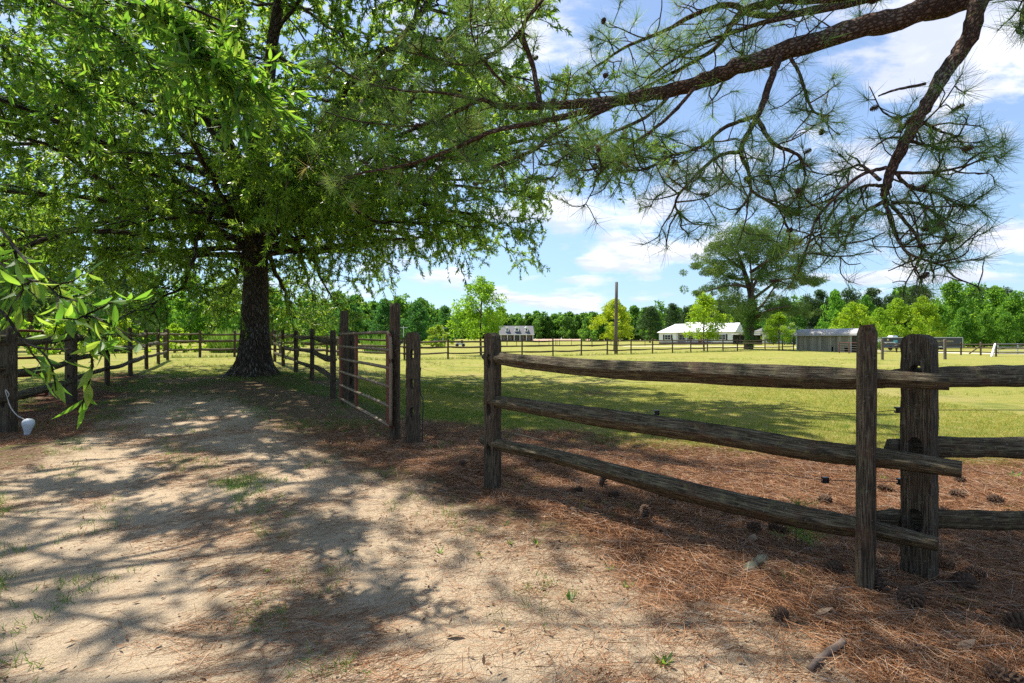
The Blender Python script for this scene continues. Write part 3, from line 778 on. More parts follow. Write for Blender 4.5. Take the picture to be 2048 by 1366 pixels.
# --- the big willow oak
OX, OY = -6.9, 13.4; OZ = gzf(OX, OY) - .12
oak = thing('oak_tree', 'huge spreading willow oak with dark furrowed trunk and flared roots beside the lane', 'tree', (OX, OY, OZ), world_coords=True)
tr = MB()
zs = np.array([-.25, 0, .08, .2, .36, .55, .8, 1.15, 1.7, 2.4, 3.2, 3.9, 4.5, 5.2])
rad = np.array([.80, .76, .67, .57, .49, .425, .38, .352, .33, .305, .28, .27, .265, .25])
nn = 40; th = np.linspace(0, 2 * math.pi, nn, endpoint=False)
prof = np.ones((14, nn))
for k in range(14):
    fl = max(0, (rad[k] - .40)) / .6
    prof[k] += fl * (.28 * np.cos(3 * th + .6) + .2 * np.cos(5 * th + 2) + .14 * np.cos(8 * th)) + .02 * np.cos(4 * th + k * .3) + .012 * rng.normal(size=nn)
tpath = np.stack([OX + np.interp(zs, [0, 2, 4, 5.2], [0, .02, .07, .1]), np.full(14, OY), OZ + zs], 1)
pk = catmull(np.column_stack([tpath, rad]), 60); pr2 = np.array([np.interp(np.linspace(0, 13, 60), range(14), prof[:, j]) for j in range(nn)]).T
tr.tube(pk[:, :3], pk[:, 3], nn, True, None, pr2 + .012 * rng.normal(size=pr2.shape))
lv, tw = MB(), MB()
def Rc(z): return np.interp(z, [1.5, 3, 4.5, 7, 10, 13, 16, 18.5], [7.6, 8.8, 9.7, 9.9, 9.4, 7.6, 5.0, 2.0])
tops_ = tpath[-1]
leaders = [(-.25, .1, 11), (.18, -.25, 12), (.5, .2, 11), (-.6, -.15, 10.5), (.05, .5, 11), (.9, -.1, 10)]
limb_starts = []
for dx, dy, L in leaders:
    p = branch_path(tops_ - np.array([0, 0, random.uniform(.1, 1.5)]), (dx * 1.55, dy * 1.55, 1.0), L, 12, -.02, .07)
    tr.tube(p, np.linspace(.19, .03, 12), 9, False)
    for k in range(2, 12): limb_starts.append((p[k], .09 * (1 - k / 14)))
for k in range(14): limb_starts.append((np.array([OX + .08, OY, OZ + 3.3 + k * .15]), .11))
n_limb = 104; ga = 0.4
prim = []
for k in range(n_limb):
    ga += 2.39996
    if k < 44: p0, r0 = limb_starts[-14 + (k % 14)]; elev = random.uniform(.02, .45)
    else:
        p0, r0 = limb_starts[int((k - 44) / (n_limb - 44) * (len(limb_starts) - 14))]; elev = random.uniform(-.05, .6)
    ze = p0[2] - OZ + random.uniform(-1.4, 1.4) if k >= 44 else random.uniform(1.3, 7.0)
    if math.cos(ga) > .25 and ze < 3.4: ze = random.uniform(3.3, 5.5)
    if abs(math.sin(ga)) < .5 and math.cos(ga) < 0 and k < 30: ze = random.uniform(2.0, 4.5)
    Re = Rc(ze) * random.uniform(.62, 1.04)
    tgt = np.array([OX + math.cos(ga) * Re, OY + math.sin(ga) * Re, OZ + ze])
    if math.sin(ga) < -.2: tgt[1] = OY + (tgt[1] - OY) * .68
    L = np.linalg.norm(tgt - p0)
    if L < 1.2: continue
    mid = p0 + (tgt - p0) * .45 + np.array([0, 0, elev * L * .32]) + rng.normal(size=3) * .25
    q = p0 + (tgt - p0) * .78 + np.array([0, 0, elev * L * .22]) + rng.normal(size=3) * .25
    path = catmull([p0, mid, q, tgt], 16); path[1:-1] += rng.normal(size=(14, 3)) * .04
    tr.tube(path, np.linspace(max(r0 * .75, .045), .010, 16), 7, False)
    prim.append(path)
for path in prim:
    L = np.linalg.norm(path[-1] - path[0]); ns = int(6 + L * 1.5)
    for j in range(ns):
        t = .10 + .90 * (j + random.random()) / ns; k = min(t * 15, 14.99); i0 = int(k); p = path[i0] + (path[i0 + 1] - path[i0]) * (k - i0)
        tg = unit(path[i0 + 1] - path[i0])
        d = unit(tg * .55 + rng.normal(size=3) * np.array([.75, .75, .4]) + np.array([0, 0, .05]))
        l2 = random.uniform(.9, 2.0) * (1.15 - .5 * t)
        sp_ = branch_path(p, d, l2, 6, .16, .14); tw.tube(sp_, np.linspace(.016, .005, 6), 4, False)
        nt_ = 7 if p[2] - OZ < 10.5 else 2
        for m_ in range(nt_):
            b = sp_[random.randint(1, 5)]
            leafy_twig(lv, tw, b, unit(unit(sp_[-1] - sp_[0]) * .5 + rng.normal(size=3) * .85), random.uniform(.35, .85), 64 if p[2] - OZ < 10.5 else 46, .108 if p[2] - OZ < 10.5 else .2, .030 if p[2] - OZ < 10.5 else .07, .13)
        for m_ in range(1 if random.random() < .5 and p[2] - OZ < 5.5 and p[0] < OX + 4.5 and p[1] > OY - 5 else 0):       # hanging sprays under the low limbs
            leafy_twig(lv, tw, sp_[-1], (random.uniform(-.4, .4), random.uniform(-.4, .4), -1), random.uniform(.5, 1.2), 46, .105, .028, .3)
tr.build('trunk', M['oak_bark'], oak, True); tw.build('twigs', M['oak_bark'], oak, True); lv.build('crown', M['oak_leaf'], oak)
print('oak leaves', lv.n // 4)

# --- second oak standing out of frame on the left, its branches reach in
ok2 = thing('oak_tree', 'near oak at the left edge whose bright large leaves hang into the lane', 'tree', (-8.6, 2.6, gzf(-8.6, 2.6)), world_coords=True)
tr, lv, tw = MB(), MB(), MB()
base2 = np.array([-8.6, 2.6, gzf(-8.6, 2.6) - .2])
tr.tube(catmull([base2, base2 + (0, 0, 1.5), base2 + (.1, .1, 4), base2 + (.3, .3, 7), base2 + (.3, .5, 11)], 16), np.interp(np.linspace(0, 1, 16), [0, .1, .5, 1], [.55, .36, .28, .06]), 12)
reach = [  # start height, then pixel / distance points
    (4.2, [(-420, 330, 3.4), (-120, 400, 2.5), (-20, 440, 2.0), (50, 520, 1.8), (120, 595, 1.7), (180, 640, 1.62)], 13, .22, .080, .020),
    (4.4, [(-300, 400, 3.0), (-80, 470, 2.2), (20, 540, 1.9), (90, 570, 1.8)], 8, .22, .080, .020),
    (4.0, [(-300, 470, 3.0), (-80, 590, 2.0), (0, 620, 1.75), (60, 690, 1.7), (170, 700, 1.65), (215, 715, 1.62)], 4, .16, .082, .021),
    (5.2, [(-380, -120, 4.2), (-60, -160, 3.9), (130, -90, 3.5), (260, -10, 3.3), (360, 60, 3.3), (430, 120, 3.35), (505, 165, 3.4)], 46, .42, .11, .026),
    (5.6, [(-300, -200, 5.0), (60, -180, 4.6), (250, -60, 4.4), (370, 40, 4.3), (440, 130, 4.3), (460, 200, 4.3)], 38, .5, .11, .026),
    (5.6, [(-300, -100, 5.5), (-40, -60, 5.2), (140, 20, 5.0), (260, 90, 4.9), (330, 160, 4.9)], 44, .55, .11, .026),
    (5.8, [(-500, -60, 6.5), (-150, 20, 6.0), (0, 90, 5.8), (120, 160, 5.7), (200, 230, 5.7)], 40, .6, .11, .026),
    (6.0, [(-400, -200, 7), (-100, -120, 6.5), (60, -40, 6.2), (180, 60, 6.0)], 40, .6, .11, .026),
    (4.6, [(-400, 180, 4.5), (-140, 190, 3.2), (-40, 175, 2.4), (15, 200, 2.0)], 5, .2, .12, .03),
]
for h0, pts, nt_, tl, ll, lw in reach:
    p3 = [base2 + np.array([.2, .2, h0])] + [at(*k) for k in pts]
    path = catmull(p3, 30); tr.tube(path, np.linspace(.05 if False else .026 if pts[-1][2] > 3 else .008, .0025, 30), 6, False)
    for m_ in range(nt_):
        t = random.uniform(.45, 1) ** .7; k = min(t * 29, 28.9); i0 = int(k)
        tg = unit(path[i0 + 1] - path[i0])
        leafy_twig(lv, tw, path[i0], unit(tg + rng.normal(size=3) * .55 + np.array([0, 0, -.15])), tl * random.uniform(.6, 1.2), 9 if pts[-1][2] < 3 else 24, ll, lw, .35, True, .004)
# the rest of its crown, above and out of frame, that shades the lane
for m_ in range(150):
    p = np.array([random.uniform(-8, -3.4), random.uniform(3.6, 6.6), random.uniform(6.0, 9.5)])
    if p[2] < EYE + .74 * p[1]: continue
    leafy_twig(lv, tw, p, rng.normal(size=3), .9, 40, .13, .036, .2)
for k in range(7):
    p = branch_path(base2 + (.2, .2, 4.5 + k * .5), (1, .3 + .1 * k, .35), 6, 8, .1, .1); tr.tube(p, np.linspace(.08, .01, 8), 6, False)
tr.V += tw.V; tr.Fs += [f + tr.n for f in tw.Fs]; tr.T += tw.T; tr.U += tw.U; tr.n += tw.n
tr.build('trunk', M['oak_bark'], ok2, True); lv.build('crown', M['near_leaf'], ok2)

# --- the overhanging pine
PT = np.array([6.1, 4.6, 0.0]); PT[2] = gzf(PT[0], PT[1])
pine = thing('pine_tree', 'near pine whose long scaly boughs of needles hang across the upper right of the view', 'tree', PT, world_coords=True)
tr, tw, nl_ = MB(), MB(), MB()
tr.tube(catmull([PT - (0, 0, .3), PT + (0, 0, .2), PT + (-.05, 0, 3), PT + (-.1, .1, 7), PT + (0, .2, 13)], 24), np.interp(np.linspace(0, 1, 24), [0, .05, .3, 1], [.42, .33, .29, .12]), 14)
cones_at = []
def tuft(p, d, n=30, L=.16, spread=.75):
    d = unit(np.asarray(d, float)); D = unit(d[None] * rng.uniform(.15, 1.0, (n, 1)) + rng.normal(size=(n, 3)) * spread)
    P = p[None] - d[None] * rng.uniform(0, .07, (n, 1))
    nl_.needles(P, D, L * rng.uniform(.65, 1.1, n), .0029, np.clip(rng.normal(.5, .2, n) + random.uniform(-.12, .12) + (.5 if random.random() < .03 else 0), 0, 1))
def pine_twig(p, d, L, r0, level=0, needles=1.0, up=.12):
    n = 7
    path = branch_path(p, d, L, n, -up, .20); tw.tube(path, np.linspace(r0, max(.003, r0 * .45), n), 5, False)
    if random.random() < needles: tuft(path[-1], path[-1] - path[-2], 34 if p[2] < 4.6 or p[0] > 4 else 70)
    if random.random() < .5 * needles: tuft(path[-2], path[-1] - path[-3], 26)
    if level < 1:
        for _ in range(random.randint(1, 3)):
            k = random.randint(2, n - 2)
            pine_twig(path[k], unit(path[k] - path[k - 1] + rng.normal(size=3) * .8), L * random.uniform(.35, .65), r0 * .6, level + 1, needles, up)
    if random.random() < .05: cones_at.append(path[random.randint(3, 6)])
def bough(pts, r0, r1, ntw, tl=(.25, .55), t0=.15, start=None, needles=.9, nside=9, wob=.03, droop=-.15):
    p3 = ([np.asarray(start)] if start is not None else []) + [at(*k) for k in pts]
    N = 8 + 5 * len(p3)
    path = catmull(p3, N); path[1:-1] += rng.normal(size=(N - 2, 3)) * wob * np.linspace(r0, r1, N)[1:-1, None] * 3
    rr = np.linspace(r0, r1, N)
    tr.tube(path, rr, nside, True, None, 1 + .09 * rng.normal(size=(N, nside)))
    for m_ in range(ntw):
        t = t0 + (1 - t0) * (m_ + random.random()) / ntw; k = min(t * (N - 1), N - 1.01); i0 = int(k)
        tg = unit(path[i0 + 1] - path[i0])
        d = unit(tg * .75 + rng.normal(size=3) * .75 + np.array([0, 0, droop]))
        pine_twig(path[i0] + (path[i0 + 1] - path[i0]) * (k - i0), d, random.uniform(*tl), .0075, 0, needles)
    if ntw: tuft(path[-1], path[-1] - path[-2], 60)
    return path
S0 = PT + np.array([-.15, -.05, 5.1]); S1 = PT + np.array([-.15, -.1, 4.7])
bough([(2100, -75, 4.05), (1935, -8, 3.95), (1820, 28, 3.98), (1700, 62, 4.05), (1500, 125, 4.3), (1400, 165, 4.45), (1300, 190, 4.65), (1200, 204, 4.85), (1100, 212, 5.0), (1010, 213, 5.1), (985, 208, 5.15)], .108, .024, 26, (.3, .6), .35, S0, nside=14)
bough([(985, 208, 5.15), (960, 200, 5.1), (905, 228, 5.2), (860, 245, 5.25), (815, 252, 5.3), (720, 243, 5.4), (645, 222, 5.5)], .024, .007, 18, (.25, .55))
bough([(960, 200, 5.1), (880, 185, 5.2), (800, 180, 5.3), (720, 160, 5.4), (650, 118, 5.5)], .018, .006, 16, (.25, .55))
bough([(1250, 203, 4.78), (1150, 228, 4.8), (1060, 248, 4.8), (985, 263, 4.85), (900, 300, 4.95), (820, 328, 5.0), (730, 345, 5.1), (660, 362, 5.2)], .034, .007, 20, (.25, .55), .4)
bough([(1235, 208, 4.8), (1130, 258, 4.7), (1060, 303, 4.6), (985, 334, 4.5)], .020, .012, 9, (.25, .5), .4, needles=.6)
bough([(1350, 180, 4.55), (1290, 235, 4.5), (1180, 285, 4.45), (1110, 325, 4.4)], .018, .008, 12, (.25, .5), .4)
bough([(1400, 165, 4.45), (1330, 240, 4.3), (1250, 300, 4.2), (1190, 355, 4.1)], .018, .007, 13, (.25, .5), .4)
bough([(1560, 108, 4.2), (1545, 150, 4.1), (1525, 210, 4.0), (1508, 245, 3.95), (1482, 300, 3.9), (1497, 345, 3.9), (1500, 388, 3.9), (1470, 430, 3.9)], .032, .007, 11, (.25, .45), .35)
bough([(1510, 232, 3.97), (1450, 255, 4.0), (1400, 295, 4.0), (1340, 312, 4.05), (1290, 340, 4.1)], .018, .006, 13, (.22, .45), .3)
bough([(1514, 236, 3.96), (1545, 285, 3.9), (1598, 312, 3.9), (1612, 352, 3.9)], .019, .007, 9, (.22, .42), .3)
bough([(1482, 303, 3.9), (1438, 312, 3.8), (1392, 350, 3.75), (1352, 400, 3.7), (1362, 438, 3.7)], .016, .006, 13, (.22, .42), .3)
bough([(1500, 380, 3.9), (1540, 405, 3.9), (1575, 420, 3.95)], .012, .006, 8, (.2, .4), .3)
bough([(1575, 105, 4.2), (1600, 150, 4.2), (1625, 220, 4.3), (1660, 232, 4.3)], .016, .006, 9, (.2, .4), .3)
bough([(1620, 20, 4.6), (1446, 10, 4.7), (1328, 62, 4.8), (1246, 97, 4.9), (1195, 133, 5.0)], .035, .008, 18, (.3, .55), .2, S0 + np.array([0, .1, .3]))
bough([(1740, -20, 4.3), (1564, 0, 4.4), (1482, 26, 4.5), (1435, 92, 4.6), (1369, 133, 4.7), (1271, 184, 4.8)], .045, .010, 18, (.3, .55), .25, S0 + np.array([0, 0, .2]))
bough([(1800, -20, 4.2), (1738, 0, 4.2), (1564, 36, 4.3), (1492, 56, 4.4), (1390, 95, 4.5), (1300, 150, 4.6)], .035, .009, 18, (.3, .55), .25, S0 + np.array([0, -.1, .2]))
bough([(1080, 205, 5.02), (1066, 133, 5.0), (1046, 56, 5.0), (1092, -10, 5.0), (1110, -60, 5.0)], .03, .012, 12, (.3, .55), .2)
bough([(1046, 56, 5.0), (1000, 100, 5.1), (940, 130, 5.2), (880, 120, 5.3), (800, 100, 5.4)], .016, .006, 14, (.25, .5), .1)
bough([(1010, 170, 5.1), (960, 110, 5.2), (940, 40, 5.3), (950, -20, 5.3)], .014, .006, 14, (.25, .5), .2)
# the nearer bough hanging down on the right
bough([(2080, -130, 3.7), (1990, -60, 3.62), (1960, 0, 3.6), (1930, 88, 3.6), (1880, 160, 3.6), (1840, 228, 3.6), (1802, 300, 3.6), (1777, 355, 3.6), (1768, 395, 3.6), (1775, 410, 3.6)], .074, .020, 6, (.25, .5), .6, S1, nside=12)
for pts, n_, nd_ in [
    ([(1772, 335, 3.6), (1722, 350, 3.55), (1670, 395, 3.5), (1632, 440, 3.5), (1616, 490, 3.5), (1604, 525, 3.5)], 11, .8),
    ([(1770, 372, 3.6), (1730, 372, 3.7), (1690, 395, 3.8), (1660, 430, 3.85)], 6, .85),
    ([(1770, 402, 3.6), (1722, 430, 3.6), (1692, 478, 3.6), (1690, 500, 3.6)], 5, .5),
    ([(1785, 338, 3.6), (1822, 375, 3.65), (1882, 390, 3.7), (1932, 420, 3.7)], 7, .8),
    ([(1780, 345, 3.6), (1860, 345, 3.7), (1930, 332, 3.8), (1968, 315, 3.85)], 7, .9),
    ([(1770, 405, 3.6), (1790, 465, 3.55), (1812, 502, 3.5), (1855, 522, 3.5), (1900, 535, 3.5)], 9, .35),
    ([(1782, 408, 3.6), (1832, 470, 3.6), (1845, 500, 3.6), (1900, 515, 3.65)], 8, .7),
    ([(1785, 405, 3.6), (1840, 408, 3.7), (1880, 440, 3.75), (1900, 475, 3.75)], 7, .8),
    ([(1838, 240, 3.6), (1880, 262, 3.65), (1925, 275, 3.7)], 5, .8),
    ([(1815, 280, 3.6), (1850, 290, 3.7), (1900, 300, 3.75)], 5, .8),
    ([(1880, 165, 3.6), (1840, 215, 3.75), (1790, 240, 3.85)], 3, .7),
    ([(1760, 360, 3.6), (1720, 330, 3.75), (1690, 345, 3.85)], 5, .9)]:
    bough(pts, .014, .005, n_, (.18, .42), .25, needles=nd_, nside=7)
bough([(1850, 168, 3.6), (1790, 180, 3.55), (1757, 192, 3.55)], .011, .006, 0, nside=6)
bough([(1802, 275, 3.6), (1772, 278, 3.55), (1742, 300, 3.55)], .009, .004, 0, nside=6)
bough([(2090, -40, 3.4), (2050, 10, 3.4), (2040, 60, 3.45)], .02, .008, 5, (.2, .4), .2, S1)
# added thick bough, unseen above the frame, placed to lay shade along the near fence
path = catmull([PT + (-.1, 0, 6.0), (3.4, 3.7, 6.15), (1.6, 3.7, 6.1), (.2, 4.4, 6.05), (-1.0, 5.4, 6.1), (-2.1, 6.3, 6.15)], 40); tr.tube(path, np.linspace(.19, .09, 40), 10, False)
for m_ in range(46):
    q = path[random.randint(15, 39)]; pine_twig(q, unit(rng.normal(size=3) * np.array([1, 1, .6]) + np.array([0, 0, .3])), random.uniform(.2, .38), .009, 0, .9)
# added higher boughs, unseen above the frame, aimed to shade straw and sand
for k, (ex, ey, ez) in enumerate([(g_[0] - .37 * h_, g_[1] + .312 * h_, h_) for g_, h_ in (((2.9, 1.9), 4.9), ((1.9, 2.0), 4.8), ((2.1, 2.5), 5.2), ((3.2, 3.1), 5.4), ((1.2, 1.7), 4.7), ((2.4, 1.6), 4.5), ((1.5, 2.4), 5.0), ((1.2, 3.2), 5.6), ((2.7, 2.6), 5.0), ((-.2, 3.3), 5.6), ((-.3, 2.3), 5.2), ((.5, 2.05), 4.8))]):
    s_ = PT + np.array([0, 0, 5.0 + .15 * k]); e_ = np.array([ex, ey, ez])
    path = catmull([s_, s_ + (e_ - s_) * .5 + np.array([0, 0, .25]), e_], 16); tr.tube(path, np.linspace(.06, .01, 16), 7, False)
    for m_ in range(20 if k < 9 else 12):
        q = path[random.randint(10, 15)]; pine_twig(q, unit(rng.normal(size=3) + np.array([-.5, -.2, .3])), random.uniform(.3, .6), .009, 0, .95)
tr.build('trunk', M['pine_bark'], pine, True); tw.build('twigs', M['pine_bark'], pine, True); nl_.build('needles', M['pine_needle'], pine)
print('pine needles', nl_.n // 4, 'cones', len(cones_at))


# --- cones: hanging on the boughs (part of the pine) and lying on the straw
def cone_mb(L=.11, W=.042, openness=1.0, seed=0):
    r = np.random.default_rng(seed); m = MB()
    zc = np.linspace(0, L, 9); m.tube(np.stack([0 * zc, 0 * zc, zc], 1), W * .42 * np.sin(np.clip(zc / L * math.pi, .25, 2.95)) ** .6, 7)
    n = 64
    for k in range(n):
        t = (k + .5) / n; a = k * 2.39996; z = L * (.03 + .94 * t); rr = W * (np.sin(math.pi * min(1, .12 + t * .92)) ** .55) * openness
        el = -.3 + 1.25 * t; c, s_ = math.cos(a), math.sin(a)
        d = np.array([c * math.cos(el), s_ * math.cos(el), math.sin(el)]); sd_ = np.array([-s_, c, 0]); nn_ = np.cross(d, sd_)
        b = np.array([0, 0, z]) + np.array([c, s_, 0]) * W * .22; tip = np.array([0, 0, z]) + d * rr
        w = .0085 * (.6 + .5 * math.sin(math.pi * t)) * (W / .042); th_ = .0022
        V = [b - sd_ * w * .5, b + sd_ * w * .5, tip + sd_ * w, tip - sd_ * w, tip + d * .005 - nn_ * .002, b - sd_ * w * .5 + nn_ * th_, b + sd_ * w * .5 + nn_ * th_, tip + sd_ * w + nn_ * th_, tip - sd_ * w + nn_ * th_]
        m.add(V, [np.array([[0, 1, 2, 3], [5, 8, 7, 6], [0, 3, 8, 5], [1, 6, 7, 2]]), np.array([[3, 2, 4], [2, 7, 4], [7, 8, 4], [8, 3, 4]])], r.random())
    return m
cm1 = cone_mb().mesh('cone', M['cone_scale'])
for k, p in enumerate(cones_at[:60]):
    o = bpy.data.objects.new('pine_cone', cm1); COL.objects.link(o); o.parent = pine
    o.location = Vector(p) - pine.location; o.rotation_euler = (random.uniform(0, 6), random.uniform(0, 6), 0); o.scale = (.55,) * 3
cm2 = cone_mb(.125, .050, 1.0, 4).mesh('cone', M['cone_scale'])
GC = 'fallen pine cones on the straw'
cones = [
    (1765, 1178, 'upright', 'dark pine cone between the feet of the two right posts', 1.05),
    (1822, 1203, 'lie', 'biggest pine cone, lying in front of the thick slotted post', 1.2),
    (1928, 1172, 'lie', 'long dark pine cone lying right of the thick slotted post foot', 1.15),
    (1888, 1135, 'lie', 'pine cone against the right side of the thick slotted post foot', 1.0),
    (1950, 1150, 'lie', 'half buried pine cone just above the long dark one at right', .9),
    (1560, 1230, 'lie', 'small broken pine cone alone on the straw in the lower right', .75),
    (1560, 1062, 'lie', 'large pine cone below the bottom rail, left of the near thin post', 1.1),
    (1508, 1060, 'lie', 'pine cone left of the large one below the bottom rail', 1.0),
    (1295, 1030, 'upright', 'dark pine cone at the edge of the fence shadow', 1.0),
    (1200, 972, 'upright', 'round reddish pine cone showing its base in the sun', 1.05),
    (1228, 992, 'lie', 'grey pine cone just right of the round reddish one', .9),
    (1152, 982, 'lie', 'pine cone at the shadow edge left of the round reddish one', .9),
    (1192, 1004, 'lie', 'flat dark pine cone inside the fence shadow', .85),
    (1330, 991, 'lie', 'left cone of a touching pair beneath the bottom rail', 1.0),
    (1352, 997, 'upright', 'right cone of a touching pair beneath the bottom rail', .85),
    (1650, 1004, 'lie', 'pine cone on the straw between seedling and near thin post', 1.0),
    (1772, 980, 'lie', 'pine cone seen between the two right posts, near the lower insulator', 1.0),
    (1785, 1030, 'lie', 'pale pine cone between the two right posts at bottom rail height', .95),
    (1890, 1030, 'lie', 'pine cone touching the right edge of the thick slotted post above the bottom rail', 1.0),
    (1915, 992, 'lie', 'sunlit pine cone in the cluster right of the thick slotted post', 1.0),
    (1920, 962, 'lie', 'farthest pine cone of the cluster right of the thick slotted post', .95),
    (1990, 1004, 'lie', 'brown pine cone near the right edge under the middle rail', 1.0),
    (2042, 1255, 'lie', 'pine cone cut by the right edge of the view', 1.1),
    (925, 928, 'lie', 'small pine cone on the straw mound left of the thin post', .8),
    (1076, 921, 'lie', 'left cone of two small ones behind the bottom rail', .75),
    (1092, 924, 'lie', 'right cone of two small ones behind the bottom rail', .75),
    (2005, 1362, 'lie', 'pine cone at the bottom right corner', 1.0),
    (1668, 1140, 'lie', 'grey weathered pine cone left of the near thin post foot', .9),
]
for k, (px, py, pose, lab, s_) in enumerate(cones):
    d = 1.3 * F / (py - 683) * .985
    for _ in range(3): x = (px - 1024) / F * d; d = (EYE - gzf(x, d) - .02) * F / (py - 683)
    x = (px - 1024) / F * d
    o = bpy.data.objects.new('pine_cone', cm2); COL.objects.link(o); s_ *= .88; o.scale = (s_, s_, s_ * random.uniform(.85, 1.05))
    o.location = (x, d, gzf(x, d) + (.03 * s_ if pose == 'lie' else -.005))
    yaw = random.uniform(0, 6.28)
    o.rotation_euler = (R(82) if pose == 'lie' else R(18), 0, yaw)
    if pose == 'lie': o.location += Matrix.Rotation(yaw, 3, 'Z') @ Vector((0, .055 * s_, 0))
    tag(o, lab, 'pine cone', GC)


# ------------------------------------------------------------------ background trees
def clump_leaves(m, C, rad_, per, size, tint_shift=0.0, flat=1.0, aspect=.75):
    """leaf sprays around clump centres, denser at each clump's skin"""
    n = len(C) * per; c = np.repeat(C, per, 0); rr = np.repeat(np.broadcast_to(rad_, (len(C),)), per)
    D = unit(rng.normal(size=(n, 3))); rad2 = rr * (.55 + .5 * rng.random(n)) ** .6
    P = c + D * rad2[:, None] * np.array([1, 1, flat])
    dd = unit(D * .6 + rng.normal(size=(n, 3)) * .8); S = unit(np.cross(dd, D + rng.normal(size=(n, 3)) * .5))
    ct = np.repeat(rng.normal(0, .13, len(C)), per)
    m.leaves(P, dd, S, size * (.7 + .6 * rng.random(n)), size * aspect * (.7 + .6 * rng.random(n)), np.clip(.5 + ct + rng.normal(0, .18, n) + tint_shift, 0, 1))


def decid_crown(seed, H=14.0, Rr=4.9, base=.06, ncl=120, per=52, size=.50, topw=.6):
    r = np.random.default_rng(seed); C = []; m = MB(); rd = []
    while len(C) < ncl:
        t = r.random(); a = r.random() * 6.283; q = r.random() ** .45
        prof_ = math.sin(math.pi * min(1, (.16 + .84 * t ** topw))) ** .6
        lobes = 1 + .22 * math.sin(3 * a + seed) + .15 * math.sin(5 * a + 2 * seed + 6 * t)
        C.append((math.cos(a) * q * Rr * prof_ * lobes, math.sin(a) * q * Rr * prof_ * lobes, H * (base + (.96 - base) * t))); rd.append(H * (.045 + .05 * r.random()))
    C = np.array(C); clump_leaves(m, C, np.array(rd), per, size, 0, .8)
    return m, C


def trunk_mb(H, r, C, nl=9, h0=.25):
    m = MB(); m.tube(catmull([(0, 0, -.5), (0, 0, 0), (.05, .02, H * .3), (-.03, 0, H * .6), (0, 0, H * .85)], 10), np.interp(np.linspace(0, 1, 10), [0, .12, 1], [r * 1.35, r, r * .2]), 8)
    for k in range(nl):
        c = C[k * len(C) // nl]; z = max(H * h0 * .7, c[2] - math.hypot(c[0], c[1]) * .6)
        m.tube(catmull([(0, 0, z), (c[0] * .5, c[1] * .5, (z + c[2]) / 2 + .1), c], 6), np.linspace(r * .4, r * .08, 6), 5, False)
    return m


def pine_crown(seed, H=16.0, Rr=3.9, base=.16, ncl=110, per=60, size=.50):
    r = np.random.default_rng(seed); C = []; rd = []
    while len(C) < ncl:
        t = r.random(); a = r.random() * 6.283; q = r.random() ** .5
        w = (1 - t) ** .55 * .9 + .12
        C.append((math.cos(a) * q * Rr * w, math.sin(a) * q * Rr * w, H * (base + (.98 - base) * t))); rd.append(H * (.035 + .035 * r.random()))
    C = np.array(C); m = MB(); clump_leaves(m, C, np.array(rd), per, size, 0, .6, .42); return m, C


PROTO = {}
def proto(kind, seed):
    k = (kind, seed)
    if k not in PROTO:
        if kind == 'decid': m, C = decid_crown(seed); PROTO[k] = (m.mesh('crown', M['tree_leaf']), trunk_mb(14, .28, C).mesh('trunk', M['far_bark'], True), 14.0)
        elif kind == 'pine': m, C = pine_crown(seed); PROTO[k] = (m.mesh('crown', M['dark_needle']), trunk_mb(16, .26, C).mesh('trunk', M['far_bark'], True), 16.0)
        elif kind == 'bush': m, C = decid_crown(seed, 3.0, 2.2, .02, 40, 60, .20, .4); PROTO[k] = (m.mesh('crown', M['young_leaf']), trunk_mb(3, .08, C, 7, .1).mesh('stems', M['far_bark'], True), 3.0)
        elif kind == 'young': m, C = decid_crown(seed, 6.0, 2.1, .24, 85, 90, .15, .62); PROTO[k] = (m.mesh('crown', M['young_leaf']), trunk_mb(6, .11, C, 14, .3).mesh('trunk', M['far_bark'], True), 6.0)
        elif kind == 'round': m, C = decid_crown(seed, 7.5, 4.4, .05, 120, 80, .24, .42); PROTO[k] = (m.mesh('crown', M['young_leaf']), trunk_mb(7.5, .2, C, 9, .1).mesh('trunk', M['far_bark'], True), 7.5)
    return PROTO[k]


def tree(kind, seed, px, d, top, label, cat='tree', wide=1.0, color=(1, 1, 1), group=None, name=None, dz=0.0):
    cm, tm, H0 = proto(kind, seed)
    p = onground(px, d, dz); H = EYE - (top - 683) / F * d - p.z
    nm = name or {'decid': 'broadleaf_tree', 'pine': 'pine_tree', 'bush': 'bush', 'young': 'young_tree', 'round': 'round_tree'}[kind]
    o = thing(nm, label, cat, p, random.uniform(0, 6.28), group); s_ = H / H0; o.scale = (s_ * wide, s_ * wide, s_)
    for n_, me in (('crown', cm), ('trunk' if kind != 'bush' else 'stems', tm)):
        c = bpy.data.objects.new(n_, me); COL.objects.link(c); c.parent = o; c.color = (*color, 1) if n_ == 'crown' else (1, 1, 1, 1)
    return o


